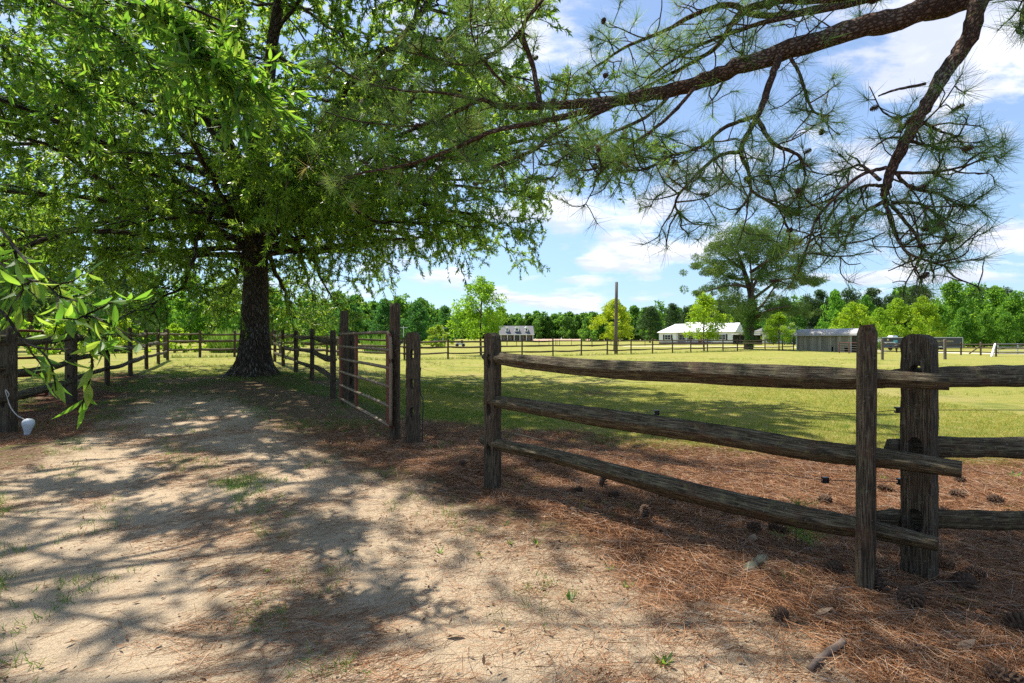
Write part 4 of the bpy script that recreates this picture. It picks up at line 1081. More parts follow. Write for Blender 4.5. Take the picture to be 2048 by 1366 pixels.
GY_ = 'young yellow-green trees'
tree('young', 1, 962, 41, 552, 'young yellow-green tree rising right behind the thin post of the near fence panel', wide=1.0, color=(.66, .92, .7), group=GY_)
tree('young', 2, 1228, 61, 597, 'young yellow tree standing directly behind the bare utility pole', wide=1.0, color=(.98, 1.0, .6), group=GY_)
tree('young', 3, 1408, 56, 588, 'young yellow-green tree in front of the white roofed house', wide=1.0, color=(.78, .95, .6), group=GY_)
tree('young', 4, 1558, 58, 625, 'small young tree between the ivy-clad pine and the plank shed', wide=1.05, color=(.72, .92, .6), group=GY_)
tree('round', 5, 1706, 84, 604, 'round yellow-green tree behind the plank shed roof', wide=.95, color=(.8, .97, .6))
tree('round', 6, 1795, 118, 597, 'broad bright green tree behind the left end of the dark trailer', wide=.8, color=(.8, 1.0, .7))
tree('round', 7, 1845, 122, 594, 'broad bright green tree behind the middle of the dark trailer', wide=.75, color=(.85, 1.0, .7))
tree('round', 8, 1760, 112, 616, 'low bright green tree between round yellow-green tree and trailer', wide=.75, color=(.7, .95, .7))
GR_ = 'trees of the wood behind the dirt road'
for sd_, kind, px, d, top, w, c, lab in [
    (11, 'decid', 1905, 138, 562, .85, (1.25, 1.3, .9), 'tallest bright broadleaf tree above the right end of the trailer'),
    (12, 'decid', 1948, 142, 566, .85, (1.1, 1.2, .9), 'tall broadleaf tree just right of the tallest one'),
    (13, 'decid', 1990, 132, 573, .9, (1.3, 1.35, .9), 'sunny broadleaf tree above the white slanting brace'),
    (14, 'decid', 2032, 126, 584, .9, (1.15, 1.25, .9), 'broadleaf tree at the right edge above the paddock gate'),
    (11, 'decid', 2075, 130, 570, .9, (1.1, 1.2, .9), 'broadleaf tree cut by the right edge of the view'),
    (12, 'decid', 1878, 128, 606, .8, (1.2, 1.3, .9), 'lower leafy tree right above the trailer lettering'),
    (13, 'decid', 1670, 134, 580, .65, (1.15, 1.35, .9), 'bright narrow broadleaf tree above the left of the plank shed roof'),
    (14, 'decid', 1730, 140, 592, .7, (.9, 1.1, .9), 'mid green broadleaf tree behind the round yellow-green one'),
    (11, 'decid', 1925, 120, 616, .75, (1.0, 1.15, .9), 'low dark-footed tree right of the trailer end'),
    (13, 'decid', 1968, 118, 622, .8, (1.1, 1.2, .9), 'low leafy tree above the slanting brace rail'),
    (12, 'decid', 2012, 116, 625, .8, (1.0, 1.15, .9), 'low leafy tree above the diagonal gate rail'),
    (21, 'pine', 1640, 150, 580, .95, (1.1, 1.2, 1), 'dark pine left of the bright narrow broadleaf tree'),
    (22, 'pine', 1700, 155, 575, 1.1, (1.1, 1.2, 1), 'dark pine crown above the round yellow-green tree'),
    (21, 'pine', 1745, 158, 577, 1.1, (1.1, 1.2, 1), 'dark pine crown above the gap between shed and trailer'),
    (22, 'pine', 1782, 160, 588, 1.0, (1.1, 1.2, 1), 'short dark pine crown in the dip of the treeline'),
    (21, 'pine', 1835, 156, 571, 1.3, (1.2, 1.3, 1), 'grey-green pine left of the tallest broadleaf tree'),
    (22, 'pine', 2005, 160, 574, 1.2, (1.1, 1.2, 1), 'dark pine showing behind the sunny broadleaf tree'),
    (22, 'pine', 1615, 150, 588, 1.0, (1.1, 1.2, 1), 'dark pine behind the right arm of the ivy-clad pine'),
    (14, 'decid', 1590, 135, 606, .8, (.7, .85, .9), 'dull green tree behind the grey gable roof'),
    (12, 'decid', 1545, 150, 604, .8, (.6, .8, .9), 'dark leafy tree behind the small young tree'),
    (21, 'pine', 1345, 185, 607, 1.1, (1, 1.1, 1), 'dark pine left of the young tree at the white roofed house'),
    (22, 'pine', 1372, 190, 612, 1.2, (1, 1.1, 1), 'dark pine behind the ridge of the white roofed house'),
    (21, 'pine', 1440, 190, 600, 1.3, (.9, 1, 1), 'dark pine between the young tree and the ivy-clad pine'),
    (13, 'decid', 1470, 165, 618, .8, (.6, .8, .8), 'dark leafy tree beside the ivy-clad trunk'),
    (21, 'pine', 1300, 175, 613, 1.6, (1.05, 1.2, 1), 'stout round-topped dark pine left of the white roofed house'),
]: tree(kind, sd_, px, d, top, lab, wide=w, color=c, group=GR_)
# broadleaf wood behind the oak, seen under and through its crown
GL_ = 'trees behind the oak and the left fence'
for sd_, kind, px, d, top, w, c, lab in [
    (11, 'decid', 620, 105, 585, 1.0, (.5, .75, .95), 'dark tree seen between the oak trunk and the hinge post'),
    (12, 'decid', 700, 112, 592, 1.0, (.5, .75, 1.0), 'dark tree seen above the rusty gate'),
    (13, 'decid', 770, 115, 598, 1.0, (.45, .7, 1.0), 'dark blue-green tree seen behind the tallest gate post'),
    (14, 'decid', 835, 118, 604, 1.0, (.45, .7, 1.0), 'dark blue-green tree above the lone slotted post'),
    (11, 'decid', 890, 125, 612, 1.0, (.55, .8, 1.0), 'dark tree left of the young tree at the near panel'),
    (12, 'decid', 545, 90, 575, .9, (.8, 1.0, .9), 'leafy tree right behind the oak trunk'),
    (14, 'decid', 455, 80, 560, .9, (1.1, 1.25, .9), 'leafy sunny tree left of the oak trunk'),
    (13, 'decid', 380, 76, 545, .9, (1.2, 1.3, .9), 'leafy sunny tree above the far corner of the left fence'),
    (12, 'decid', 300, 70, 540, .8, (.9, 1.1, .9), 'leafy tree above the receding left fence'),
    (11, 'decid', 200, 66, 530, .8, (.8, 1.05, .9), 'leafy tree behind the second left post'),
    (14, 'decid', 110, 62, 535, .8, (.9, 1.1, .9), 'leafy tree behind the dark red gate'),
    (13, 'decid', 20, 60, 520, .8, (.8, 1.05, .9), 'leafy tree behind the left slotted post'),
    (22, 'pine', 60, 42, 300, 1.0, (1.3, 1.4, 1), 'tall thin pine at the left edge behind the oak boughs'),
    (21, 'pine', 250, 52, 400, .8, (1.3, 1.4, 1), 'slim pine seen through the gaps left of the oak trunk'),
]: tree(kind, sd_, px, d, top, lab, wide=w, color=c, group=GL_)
GB_ = 'sunny bushes along the far fence'
for k, (px, d, top, c, lab) in enumerate([
    (30, 30, 636, (.7, .95, .7), 'bush seen over the dark red gate'), (120, 32, 640, (.8, 1, .7), 'bright bush right of the dark red gate'),
    (190, 33, 636, (.9, 1, .7), 'bright bush behind the third left post'), (250, 35, 640, (.9, 1, .7), 'yellowish bush behind the receding left fence'),
    (350, 36, 648, (.75, .95, .7), 'bush right behind the far corner post'), (420, 38, 656, (.9, 1, .7), 'low bush left of the oak trunk behind the far fence'),
    (590, 60, 650, (.6, .85, .7), 'bush right of the oak trunk beyond the pale fence'), (640, 62, 655, (.6, .85, .7), 'bush left of the hinge post beyond the pale fence'),
    (872, 80, 648, (.7, .8, .8), 'small grey-green bush by the far parked mower')]):
    tree('bush', 31 + k % 3, px, d, top, lab, 'bush', 1.0, c, GB_)
def tall_grass(px, d, h, w, label, n=420):
    p = onground(px, d); m = MB(); a = rng.random(n) * 6.28; r_ = np.sqrt(rng.random(n)) * w
    P = np.stack([np.cos(a) * r_, np.sin(a) * r_ * .7, 0 * a], 1); D = unit(np.stack([np.cos(a) * .3, np.sin(a) * .3, np.ones(n)], 1) + rng.normal(size=(n, 3)) * .12)
    m.needles(P, D, h * rng.uniform(.6, 1.1, n), .05)
    o = m.build('tall_grass', M['grass_blade'], None, loc=p); o.color = (.8, 1.15, .7, 1); tag(o, label, 'tall grass')
tall_grass(755, 46, 1.7, 1.3, 'tall green grass clump seen through the rusty gate', 500)
tall_grass(455, 36, 1.7, 1.1, 'bright tall grass clump just left of the oak trunk beyond the far fence', 600)

# far wood as one mass
m = MB(); lowres = []
for sd_ in range(3):
    q = MB(); cm_, C = (decid_crown if sd_ < 2 else pine_crown)(40 + sd_, 16, 5.2, .03, 46, 26, 1.1); lowres.append((np.concatenate(cm_.V), np.concatenate(cm_.T)))
wood_spots = [(540 + k * 4.0 + random.uniform(-6, 6), random.uniform(325, 350), 1.0) for k in range(200)]
wood_spots += [(1180 + k * 9 + random.uniform(-8, 8), random.uniform(235, 255), .95) for k in range(48)]
wood_spots += [(1560 + k * 8 + random.uniform(-6, 6), random.uniform(168, 185), .9) for k in range(78)]
wood_spots += [(-200 + k * 9 + random.uniform(-8, 8), random.uniform(150, 190), .85) for k in range(120)]
for k, (px, d, s0) in enumerate(wood_spots):
    x = (px - 1024) / F * d; V, T = lowres[2 if k % 6 == 0 else k % 2]; s_ = s0 * random.uniform(.85, 1.2) * (1.2 if k % 9 == 0 else 1); a = random.random() * 6.28
    W = np.stack([V[:, 0] * math.cos(a) - V[:, 1] * math.sin(a), V[:, 0] * math.sin(a) + V[:, 1] * math.cos(a), V[:, 2]], 1) * s_ + np.array([x, d, gzf(x, d) - .5])
    m.add(W, np.arange(len(W)).reshape(-1, 4), T)
fw = m.build('far_wood', M['tree_leaf']); fw.color = (.85, .98, .9, 1); tag(fw, 'distant green wood closing the field behind the dormered house', 'wood', None, 'stuff')

# --- the big lone pine with ivy on its trunk
BP = onground(1496, 65)
bp = thing('pine_tree', 'large lone pine with ivy-clad trunk and open spreading limbs by the white roofed house', 'tree', BP, world_coords=True)
tr, cr, iv = MB(), MB(), MB()
def bt(px, py, dd=0.0): return at(px, py, 65 + dd)
tr.tube(catmull([np.array(BP) - (0, 0, .4), bt(1497, 697), bt(1499, 660), bt(1503, 620), bt(1502, 590, .3), bt(1494, 560, .5), bt(1484, 530, .8), bt(1476, 505, 1)], 24), np.interp(np.linspace(0, 1, 24), [0, .08, .5, 1], [.95, .62, .45, .14]), 10)
limbs = [[(1503, 620, 0), (1505, 580, -.5), (1502, 545, -.5), (1500, 510, 0), (1505, 470, 0)], [(1502, 585, 0), (1515, 555, 1), (1530, 525, 1.5), (1545, 500, 2)],
         [(1504, 600, 0), (1530, 580, -1), (1560, 560, -2), (1600, 557, -2.5), (1632, 558, -3)], [(1503, 625, 0), (1525, 610, 1), (1545, 580, 2), (1560, 562, 3)],
         [(1500, 575, 0), (1470, 570, -1), (1440, 575, -2), (1405, 585, -3)], [(1500, 560, 0), (1460, 555, 1), (1430, 540, 2), (1402, 535, 3)],
         [(1488, 540, .8), (1460, 520, 0), (1440, 505, -1)], [(1503, 640, 0), (1540, 620, -3), (1580, 612, -5)], [(1503, 630, 0), (1480, 610, 3), (1465, 600, 5)],
         [(1500, 545, 0), (1540, 520, -2), (1580, 500, -3)], [(1503, 560, 0), (1560, 540, 2), (1610, 530, 3)]]
for l in limbs: tr.tube(catmull([bt(*k) for k in l], 14), np.linspace(.22, .06, 14), 6, False)
C = []; rd = []
def pad(px, py, wx, wy, n, r_=.75, dd=3.0):
    for _ in range(n): C.append(bt(px + random.gauss(0, wx / 2), py + random.gauss(0, wy / 2), random.uniform(-dd, dd))); rd.append(r_ * random.uniform(.6, 1.2))
pad(1505, 468, 75, 18, 34); pad(1470, 490, 55, 22, 26); pad(1545, 488, 60, 26, 30); pad(1500, 505, 90, 28, 34); pad(1580, 510, 40, 22, 14); pad(1440, 502, 25, 20, 10)
pad(1500, 475, 110, 40, 46, .7); pad(1520, 530, 90, 40, 24, .6); pad(1460, 530, 60, 30, 14, .6)
pad(1425, 535, 50, 16, 18, .55); pad(1408, 530, 24, 12, 8, .5); pad(1400, 585, 22, 6, 6, .4); pad(1440, 575, 45, 12, 14, .5); pad(1455, 560, 40, 14, 10, .5)
pad(1540, 545, 60, 18, 20, .6); pad(1590, 525, 45, 16, 12, .6); pad(1605, 560, 50, 9, 18, .5); pad(1625, 565, 22, 7, 7, .4); pad(1560, 575, 40, 10, 8, .5)
pad(1465, 600, 30, 16, 16, .7, 5); pad(1475, 620, 36, 22, 26, .8, 5); pad(1530, 600, 50, 14, 14, .6, 4); pad(1575, 615, 55, 10, 20, .6, 5); pad(1600, 622, 30, 8, 8, .5, 5); pad(1540, 630, 40, 14, 14, .6, 4); pad(1515, 560, 40, 20, 10, .5)
clump_leaves(cr, np.array(C), np.array(rd), 150, .30, .05, .8, .26)
for _ in range(70):
    py = random.uniform(600, 692); p = bt(1500 + random.gauss(0, 6), py, -.5 + random.gauss(0, .5)); clump_leaves(iv, p[None], .32, 40, .16, -.1)
pc = cr.build('crown', M['dark_needle'], bp); pc.color = (2.1, 2.0, 1.25, 1)
tr.build('trunk', M['far_bark'], bp, True); ivo = iv.build('ivy', M['tree_leaf'], bp); ivo.color = (.7, .9, .8, 1)

# utility pole
p = onground(1232, 44); o = MB().tube([(0, 0, -.5), (0, 0, 2), (.03, 0, 4.5), (.05, 0, EYE - (564 - 683) / F * 44 - p.z)], [.17, .155, .14, .125], 10).build('utility_pole', M['pole_wood'], None, True, loc=p)
tag(o, 'bare wooden utility pole without wires beside the far fence', 'pole')
for px, d, top, lab in ((807, 95, 652, 'thin far pole above the lone slotted post'), (886, 100, 653, 'thin far pole left of the young tree at the near panel')):
    p = onground(px, d); h = EYE - (top - 683) / F * d - p.z
    o = MB().tube([(0, 0, -.3), (0, 0, h)], [.09, .07], 6).box((0, 0, h - .3), (1.6, .1, .1)).build('line_pole', M['trailer_trim'], None, loc=p); tag(o, lab, 'pole')

# ------------------------------------------------------------------ buildings (local frame: x along the front, -y towards the viewer)
def window(root, x, y, z, w, h, shutters=True, frame='white_paint'):
    m = MB(); t = .07
    m.box((x, y - .02, z + h / 2), (w + 2 * t, .06, t)).box((x, y - .02, z - h / 2), (w + 2 * t, .06, t)).box((x - w / 2, y - .02, z), (t, .06, h)).box((x + w / 2, y - .02, z), (t, .06, h)).box((x, y - .03, z), (.05, .05, h)).box((x, y - .03, z), (w, .05, .05))
    f = m.build('window', M[frame], root); MB().box((x, y + .005, z), (w, .03, h)).build('pane', M['dark_glass'], f)
    if shutters:
        for s_ in (-1, 1): MB().box((x + s_ * (w / 2 + .32), y - .025, z), (.42, .05, h + .15)).build('shutter', M['shutter_black'], root)


hl = onground(1318, 146); TH = R(-38)
hs = thing('house', 'long white single-storey house with bright white metal roof and black shutters', 'house', (hl.x, hl.y, .55), TH)
LX, DY, SK, EV, RG = 20.6, 9.0, .55, 3.25, 5.75
MB().box((LX / 2, DY / 2, SK / 2 - .3), (LX, DY, SK + .6)).build('skirting', M['brick'], hs)
w_ = MB(); w_.box((LX / 2, DY / 2 + .9, (SK + EV) / 2), (LX - .02, DY - 1.8, EV - SK)); w_.box((2.6, .9 + .0, (SK + EV) / 2), (5.2, 1.8, EV - SK)); w_.box((17.9, .9, (SK + EV) / 2), (5.4, 1.8, EV - SK))
w_.polys([(LX - .01, 0, EV), (LX - .01, DY, EV), (LX - .01, DY / 2, RG - .1), (LX - .3, 0, EV), (LX - .3, DY, EV), (LX - .3, DY / 2, RG - .1)], [(0, 1, 2), (3, 5, 4), (0, 2, 5, 3), (1, 4, 5, 2)])
w_.build('wall', M['white_paint'], hs)
rf_ = MB(); e = .45; ym = DY / 2
V = [(-e, -e, EV), (LX + e, -e, EV), (LX + e, DY + e, EV), (-e, DY + e, EV), (3.2, ym, RG), (LX + e, ym, RG)]
V2 = [(a, b, c + .14) for a, b, c in V]
rf_.polys(V + V2, [(0, 1, 5, 4), (1, 2, 5), (2, 3, 4, 5), (3, 0, 4), (6, 10, 11, 7), (8, 11, 10, 9), (9, 10, 6), (0, 6, 7, 1), (1, 7, 11, 5), (2, 5, 11, 8), (3, 2, 8, 9), (0, 3, 9, 6)])
rf_.polys([(6.2, -e - .02, EV + .15), (15.2, -e - .02, EV + .15), (15.2, ym, RG + .55), (6.2, ym, RG + .55), (6.2, DY, EV + .15), (15.2, DY, EV + .15)], [(0, 1, 2, 3), (3, 2, 5, 4), (0, 3, 4), (1, 5, 2)])
rf_.polys([(15.0, -e - .25, EV + .05), (17.2, -e - .25, EV + .05), (16.1, -e - .25, EV + .95), (16.1, ym * .6, EV + 1.7), (15.0, ym * .4, EV + .7), (17.2, ym * .4, EV + .7)], [(0, 1, 2), (0, 2, 3, 4), (1, 5, 3, 2)])
rf_.build('roof', M['white_metal_roof'], hs)
for x, y in ((2.6, 0), (5.9, 1.8), (8.6, 1.8), (13.9, 1.8), (17.6, 0)): window(hs, x, y - .01, 1.95, 1.7 if x != 5.9 else .9, 1.4)
MB().box((11.2, 1.77, 1.65), (1.0, .06, 2.1)).build('door', M['door_red'], hs)
for x in (5.5, 8.0, 10.4, 12.6, 15.0): MB().box((x, .05, (SK + EV) / 2), (.16, .16, EV - SK)).build('porch_post', M['white_paint'], hs)
MB().box((LX + .02, DY / 2, 4.4), (.06, .5, .9)).build('gable_vent', M['shutter_black'], hs)
# carport beside it
cp = thing('carport', 'low open carport with a grey roof on slim posts right of the white house', 'carport', onground(1478, 122), R(-10))
MB().box((7.2, 3, 2.62), (14.8, 6.6, .16)).build('roof', M['grey_metal_roof'], cp)
for x in (.3, 2.6, 5.2, 7.8, 10.3, 12.5, 14.3):
    MB().box((x, .1, 1.25), (.16, .16, 2.6)).build('post', M['shutter_black'], cp)
for x in (.3, 14.3): MB().box((x, 5.9, 1.25), (.16, .16, 2.6)).build('post', M['shutter_black'], cp)
MB().box((3.6, 6.2, 1.2), (7.0, .1, 2.5)).build('back_wall', M['shutter_black'], cp)  # added black sheet: the shade beneath the roof is put into its colour
# pale garage block behind
gb = thing('outbuilding', 'pale two-gabled outbuilding with a grey roof behind the plank shed', 'building', onground(1522, 150), R(-14))
m = MB(); m.box((5.0, 4, 1.7), (10.5, 8, 4.0)); m.box((14.2, 6, 2.1), (8.0, 8, 4.8)); m.build('wall', M['white_paint'], gb)
m = MB()
m.polys([(-.6, -.4, 3.7), (10.7, -.4, 3.7), (10.7, 8.4, 3.7), (-.6, 8.4, 3.7), (3.0, 4, 5.6), (7.4, 4, 5.6)], [(0, 1, 5, 4), (1, 2, 5), (2, 3, 4, 5), (3, 0, 4)])
m.polys([(9.6, 1.6, 4.5), (18.7, 1.6, 4.5), (18.7, 10.4, 4.5), (9.6, 10.4, 4.5), (9.6, 6, 6.5), (16.2, 6, 6.5)], [(0, 1, 5, 4), (1, 2, 5), (2, 3, 4, 5), (3, 0, 4)])
m.build('roof', M['shingle'], gb)
window(gb, 7.9, -.02, 1.5, .8, 1.3, False); window(gb, 2.5, -.02, 1.5, .8, 1.3, False)
# plank shed with barrel roof
sl_ = onground(1593, 64); sr_ = onground(1719, 58.5); ax = math.atan2(sr_.y - sl_.y, sr_.x - sl_.x); SLn = math.hypot(sr_.x - sl_.x, sr_.y - sl_.y)
sh = thing('plank_shed', 'weathered grey plank shed under a rounded metal carport roof', 'shed', (sl_.x, sl_.y, min(sl_.z, sr_.z) - .05), ax)
sh.rotation_euler = (0, 0, ax)
m = MB(); x = .03; r_ = random.Random(3)
while x < SLn - .95:
    w = r_.uniform(.14, .24); hh_ = 2.12 + r_.uniform(-.05, .03); lo = -.1
    if 3.95 < x < 4.15 or 5.35 < x < 5.75: lo = .75
    m.box((x + w / 2, r_.uniform(-.012, .012), (lo + hh_) / 2), (w - .014, .03, hh_ - lo), r_.uniform(-.03, .03), r_.random()); x += w
m.build('plank_wall', M['old_planks'], sh)
m = MB(); m.box((.03, 2, 1.1), (.04, 3.9, 2.3)).box((SLn / 2, 3.98, 1.1), (SLn, .04, 2.3)).build('back_wall', M['plank_wood'], sh)
m = MB(); m.box((SLn / 2, .6, .3), (SLn - .2, .03, 1.9)).build('inner_shade_sheet', M['shutter_black'], sh)  # black sheet behind the plank gaps, the shed's inner shade put into colour
ys = np.array([-.34, -.33, -.25, -.05, .35, .9, 1.9, 2.9, 3.7, 4.2, 4.35]); zz_ = np.array([2.12, 2.22, 2.40, 2.58, 2.74, 2.88, 2.98, 2.88, 2.66, 2.4, 2.1])
V = []; nseg = 18
for k in range(nseg + 1):
    for a_, b_ in zip(ys, zz_): V.append((-.25 + (SLn + .5) * k / nseg, a_, b_))
ii = (np.arange(nseg)[:, None] * 11 + np.arange(10)[None]).ravel()
V = np.array(V); V_in = V.copy(); V_in[:, 2] -= .05; off = len(V)
Fq = np.stack([ii, ii + 11, ii + 12, ii + 1], 1)
ends = np.array([[k + s0, k + 1 + s0, k + 1 + s0 + off, k + s0 + off] for s0 in (0, nseg * 11) for k in range(10)])
sides = np.array([[k * 11 + s0, (k + 1) * 11 + s0, (k + 1) * 11 + s0 + off, k * 11 + s0 + off] for s0 in (0, 10) for k in range(nseg)])
MB().add(np.vstack([V, V_in]), [np.vstack([Fq, Fq[:, ::-1] + off, ends, sides])]).build('roof', M['grey_metal_roof'], sh)
for x in (.06, SLn - .85, SLn - .05):
    for y in (-.06, 4.06): MB().box((x, y, 1.05), (.07, .07, 2.3)).build('roof_post', M['trailer_trim'], sh)
# pipe panels in front of the shed
pg = thing('corral_panel', 'rusty pipe corral panel standing before the right end of the plank shed', 'gate', onground(1682, 54), world_coords=True)
a, b = onground(1679, 54), onground(1716, 52)
for hz in (.15, .4, .65, .9, 1.15): MB().tube([(a.x, a.y, a.z + hz), (b.x, b.y, b.z + hz)], .026, 6).build('bar', M['rust_red' if hz > 1 else 'wire_steel'], pg)
for t in (0, .52, 1): q = a.lerp(b, t); MB().tube([(q.x, q.y, q.z - .05), (q.x, q.y, q.z + 1.2)], .05, 6).build('upright', M['rust_red'], pg)

# dormered brick house far off
dl = onground(1001, 215)
dh = thing('house', 'far brick house with grey roof, three white dormers and a columned porch', 'house', dl, R(3))
Wd = 14.2
MB().box((Wd / 2, 6.2, 1.6), (Wd, 8, 4.0)).build('wall', M['brick'], dh)
MB().box((Wd / 2, 1.1, .15), (Wd + .3, 2.4, .9)).build('porch_deck', M['brick'], dh)
m = MB(); m.polys([(-.4, -.3, 3.2), (Wd + .4, -.3, 3.2), (Wd + .4, 10.6, 3.2), (-.4, 10.6, 3.2), (-.4, 5.4, 7.0), (Wd + .4, 5.4, 7.0)], [(0, 1, 5, 4), (2, 3, 4, 5), (1, 2, 5), (3, 0, 4), (0, 3, 2, 1)]); m.build('roof', M['shingle'], dh)
MB().box((Wd / 2, -.35, 3.05), (Wd + .9, .18, .35)).build('fascia', M['white_paint'], dh)
for x in (.2, 3.0, 5.9, 8.4, 11.2, 14.0): MB().box((x, 0, 1.75), (.3, .3, 2.5)).build('column', M['white_paint'], dh)
for x, w in ((2.9, 1.3), (7.1, 1.9), (11.3, 1.3)):
    m = MB(); m.box((x, 2.1, 5.2), (w, 2.6, 1.5)); m.polys([(x - w / 2 - .2, .7, 5.9), (x + w / 2 + .2, .7, 5.9), (x, .7, 6.75), (x - w / 2 - .2, 4.2, 5.9), (x + w / 2 + .2, 4.2, 5.9), (x, 4.2, 6.75)], [(0, 1, 2), (0, 2, 5, 3), (1, 4, 5, 2), (0, 3, 4, 1)])
    dm = m.build('dormer', M['white_paint'], dh); MB().box((x, .78, 5.25), (w * .5, .06, .95)).build('pane', M['dark_glass'], dm)
for x in (1.6, 4.4, 9.8, 12.6): window(dh, x, 2.19, 1.75, .9, 1.5, False)
MB().box((7.1, 2.16, 1.65), (1.5, .08, 2.2)).build('door', M['dark_glass'], dh)
mw = thing('mower', 'small far ride-on mower parked left of the young tree at the near panel', 'mower', onground(921, 88), R(10))
m = MB(); m.box((0, 0, .45), (1.5, .8, .3)).box((-.45, 0, .75), (.5, .6, .35)).build('body', M['trailer_trim'], mw); MB().box((.25, 0, .85), (.4, .5, .6)).build('seat', M['black_rubber'], mw)
for x in (-.6, .5):
    for y in (-.42, .42): MB().tube([(x, y - .1, .26), (x, y + .1, .26)], .27, 12).build('wheel', M['tyre'], mw)

# dark trailer
tl_ = onground(1766, 96); trr = onground(1925, 98); axt = math.atan2(trr.y - tl_.y, trr.x - tl_.x); TL = math.hypot(trr.x - tl_.x, trr.y - tl_.y)
tl = thing('trailer', 'long dark grey enclosed trailer with silver trim and gold lettering', 'trailer', (tl_.x, tl_.y, gzf(tl_.x, tl_.y) - .05), axt)
MB().box((TL / 2, 1.2, 1.35), (TL, 2.4, 1.95)).build('body', M['trailer_dark'], tl)
m = MB(); m.box((TL / 2, -.02, 2.34), (TL + .1, .08, .12)).box((TL / 2, 1.2, 2.36), (TL + .06, 2.44, .08)).box((TL, -.02, 1.35), (.12, .08, 2.0)).box((TL / 2, -.02, .42), (TL, .08, .08)).box((TL * .66, -.03, .55), (2.6, .1, .2)).build('trim', M['trailer_trim'], tl)
m = MB(); m.box((-.75, 1.2, 1.5), (1.5, 2.2, 1.5), 0, None, .9).build('nose', M['white_paint'], tl)
for x in (TL * .64, TL * .69, TL * .74): MB().tube([(x, -.02, .33), (x, .3, .33)], .36, 14).build('wheel', M['tyre'], tl)
MB().box((2.6, -.02, 1.55), (.9, .05, .55)).build('window', M['teal_decal'], tl)
MB().box((1.0, -.02, 1.9), (.35, .05, .35)).build('emblem', M['gold_paint'], tl)
MB().box((3.2, 1.2, 2.55), (1.2, 1.2, .35), 0, None, .8).build('roof_unit', M['white_paint'], tl)
MB().box((9.9, 1.2, 2.47), (.5, .5, .14)).build('roof_vent', M['white_paint'], tl)
fc = bpy.data.curves.new('lettering', 'FONT'); fc.body = 'Hide Hodations'; fc.size = .62; fc.extrude = .006; fc.align_x = 'CENTER'
fo = bpy.data.objects.new('lettering', fc); COL.objects.link(fo); fo.parent = tl; fo.location = (TL * .765, -.03, 1.45); fo.rotation_euler = (R(90), 0, 0); fc.materials.append(M['gold_paint'])
me_ = bpy.data.meshes.new_from_object(fo.evaluated_get(bpy.context.evaluated_depsgraph_get())); mt_ = fo.matrix_basis.copy(); bpy.data.objects.remove(fo)
fo = bpy.data.objects.new('lettering', me_); COL.objects.link(fo); fo.parent = tl; fo.matrix_basis = mt_
ut = thing('utility_trailer', 'low dark blue utility trailer with white side rails in front of the dark trailer', 'trailer', onground(1752, 84), R(4))
MB().box((1.9, .7, .7), (3.8, 1.4, .5), 0, None, .95).build('bed', M['boat_blue'], ut)
m = MB(); m.tube([(.1, 0, .95), (.1, 0, 1.3), (3.3, 0, 1.3), (3.7, 0, .6)], .05, 6).tube([(1.8, 0, .95), (1.8, 0, 1.3)], .04, 6).build('rail', M['white_paint'], ut)
for x in (1.0, 2.6): MB().tube([(x, -.05, .32), (x, .15, .32)], .34, 12).build('wheel', M['tyre'], ut)

# black cow
def skin(name, nodes, edges, mat, parent):
    me = bpy.data.meshes.new(name); me.from_pydata([n_[0] for n_ in nodes], edges, []); o = bpy.data.objects.new(name, me); COL.objects.link(o)
    md = o.modifiers.new('skin', 'SKIN'); md.use_smooth_shade = True
    for v, n_ in zip(me.skin_vertices[0].data, nodes): v.radius = (n_[1], n_[1] * (n_[2] if len(n_) > 2 else 1))
    me.skin_vertices[0].data[0].use_root = True
    sb = o.modifiers.new('sub', 'SUBSURF'); sb.levels = 1; sb.render_levels = 2
    me.materials.append(mat)
    dg = bpy.context.evaluated_depsgraph_get(); m2 = bpy.data.meshes.new_from_object(o.evaluated_get(dg)); o.modifiers.clear(); o.data = m2
    if not m2.materials: m2.materials.append(mat)
    if parent is not None: o.parent = parent
    return o
cw = thing('cow', 'black cow standing by the road, its head hidden behind the thick slotted post', 'cow', onground(1806, 64), R(-6))
skin('body', [((0, 0, .98), .32), ((-.45, 0, .98), .31), ((-.8, 0, .98), .27), ((.45, 0, .96), .33), ((.8, 0, 1.0), .27), ((1.05, 0, 1.12), .17), ((1.3, 0, 1.15), .14), ((1.55, 0, 1.02), .08),
              ((-.78, -.17, .68), .12), ((-.86, -.18, .42), .065), ((-.8, -.18, .06), .055), ((-.72, .17, .68), .12), ((-.72, .18, .42), .065), ((-.66, .18, .06), .055),
              ((.66, -.17, .62), .10), ((.66, -.17, .36), .06), ((.66, -.17, .05), .055), ((.74, .17, .62), .10), ((.78, .17, .36), .06), ((.78, .17, .05), .055), ((-1.06, 0, .9), .04), ((-1.09, 0, .5), .035)],
     [(0, 1), (1, 2), (0, 3), (3, 4), (4, 5), (5, 6), (6, 7), (2, 8), (8, 9), (9, 10), (2, 11), (11, 12), (12, 13), (4, 14), (14, 15), (15, 16), (4, 17), (17, 18), (18, 19), (2, 20), (20, 21)], M['cow_black'], cw)
for s_ in (-1, 1): skin('ear', [((1.28, s_ * .1, 1.24), .04), ((1.27, s_ * .24, 1.25), .045, .4), ((1.26, s_ * .32, 1.22), .015)], [(0, 1), (1, 2)], M['cow_black'], cw)

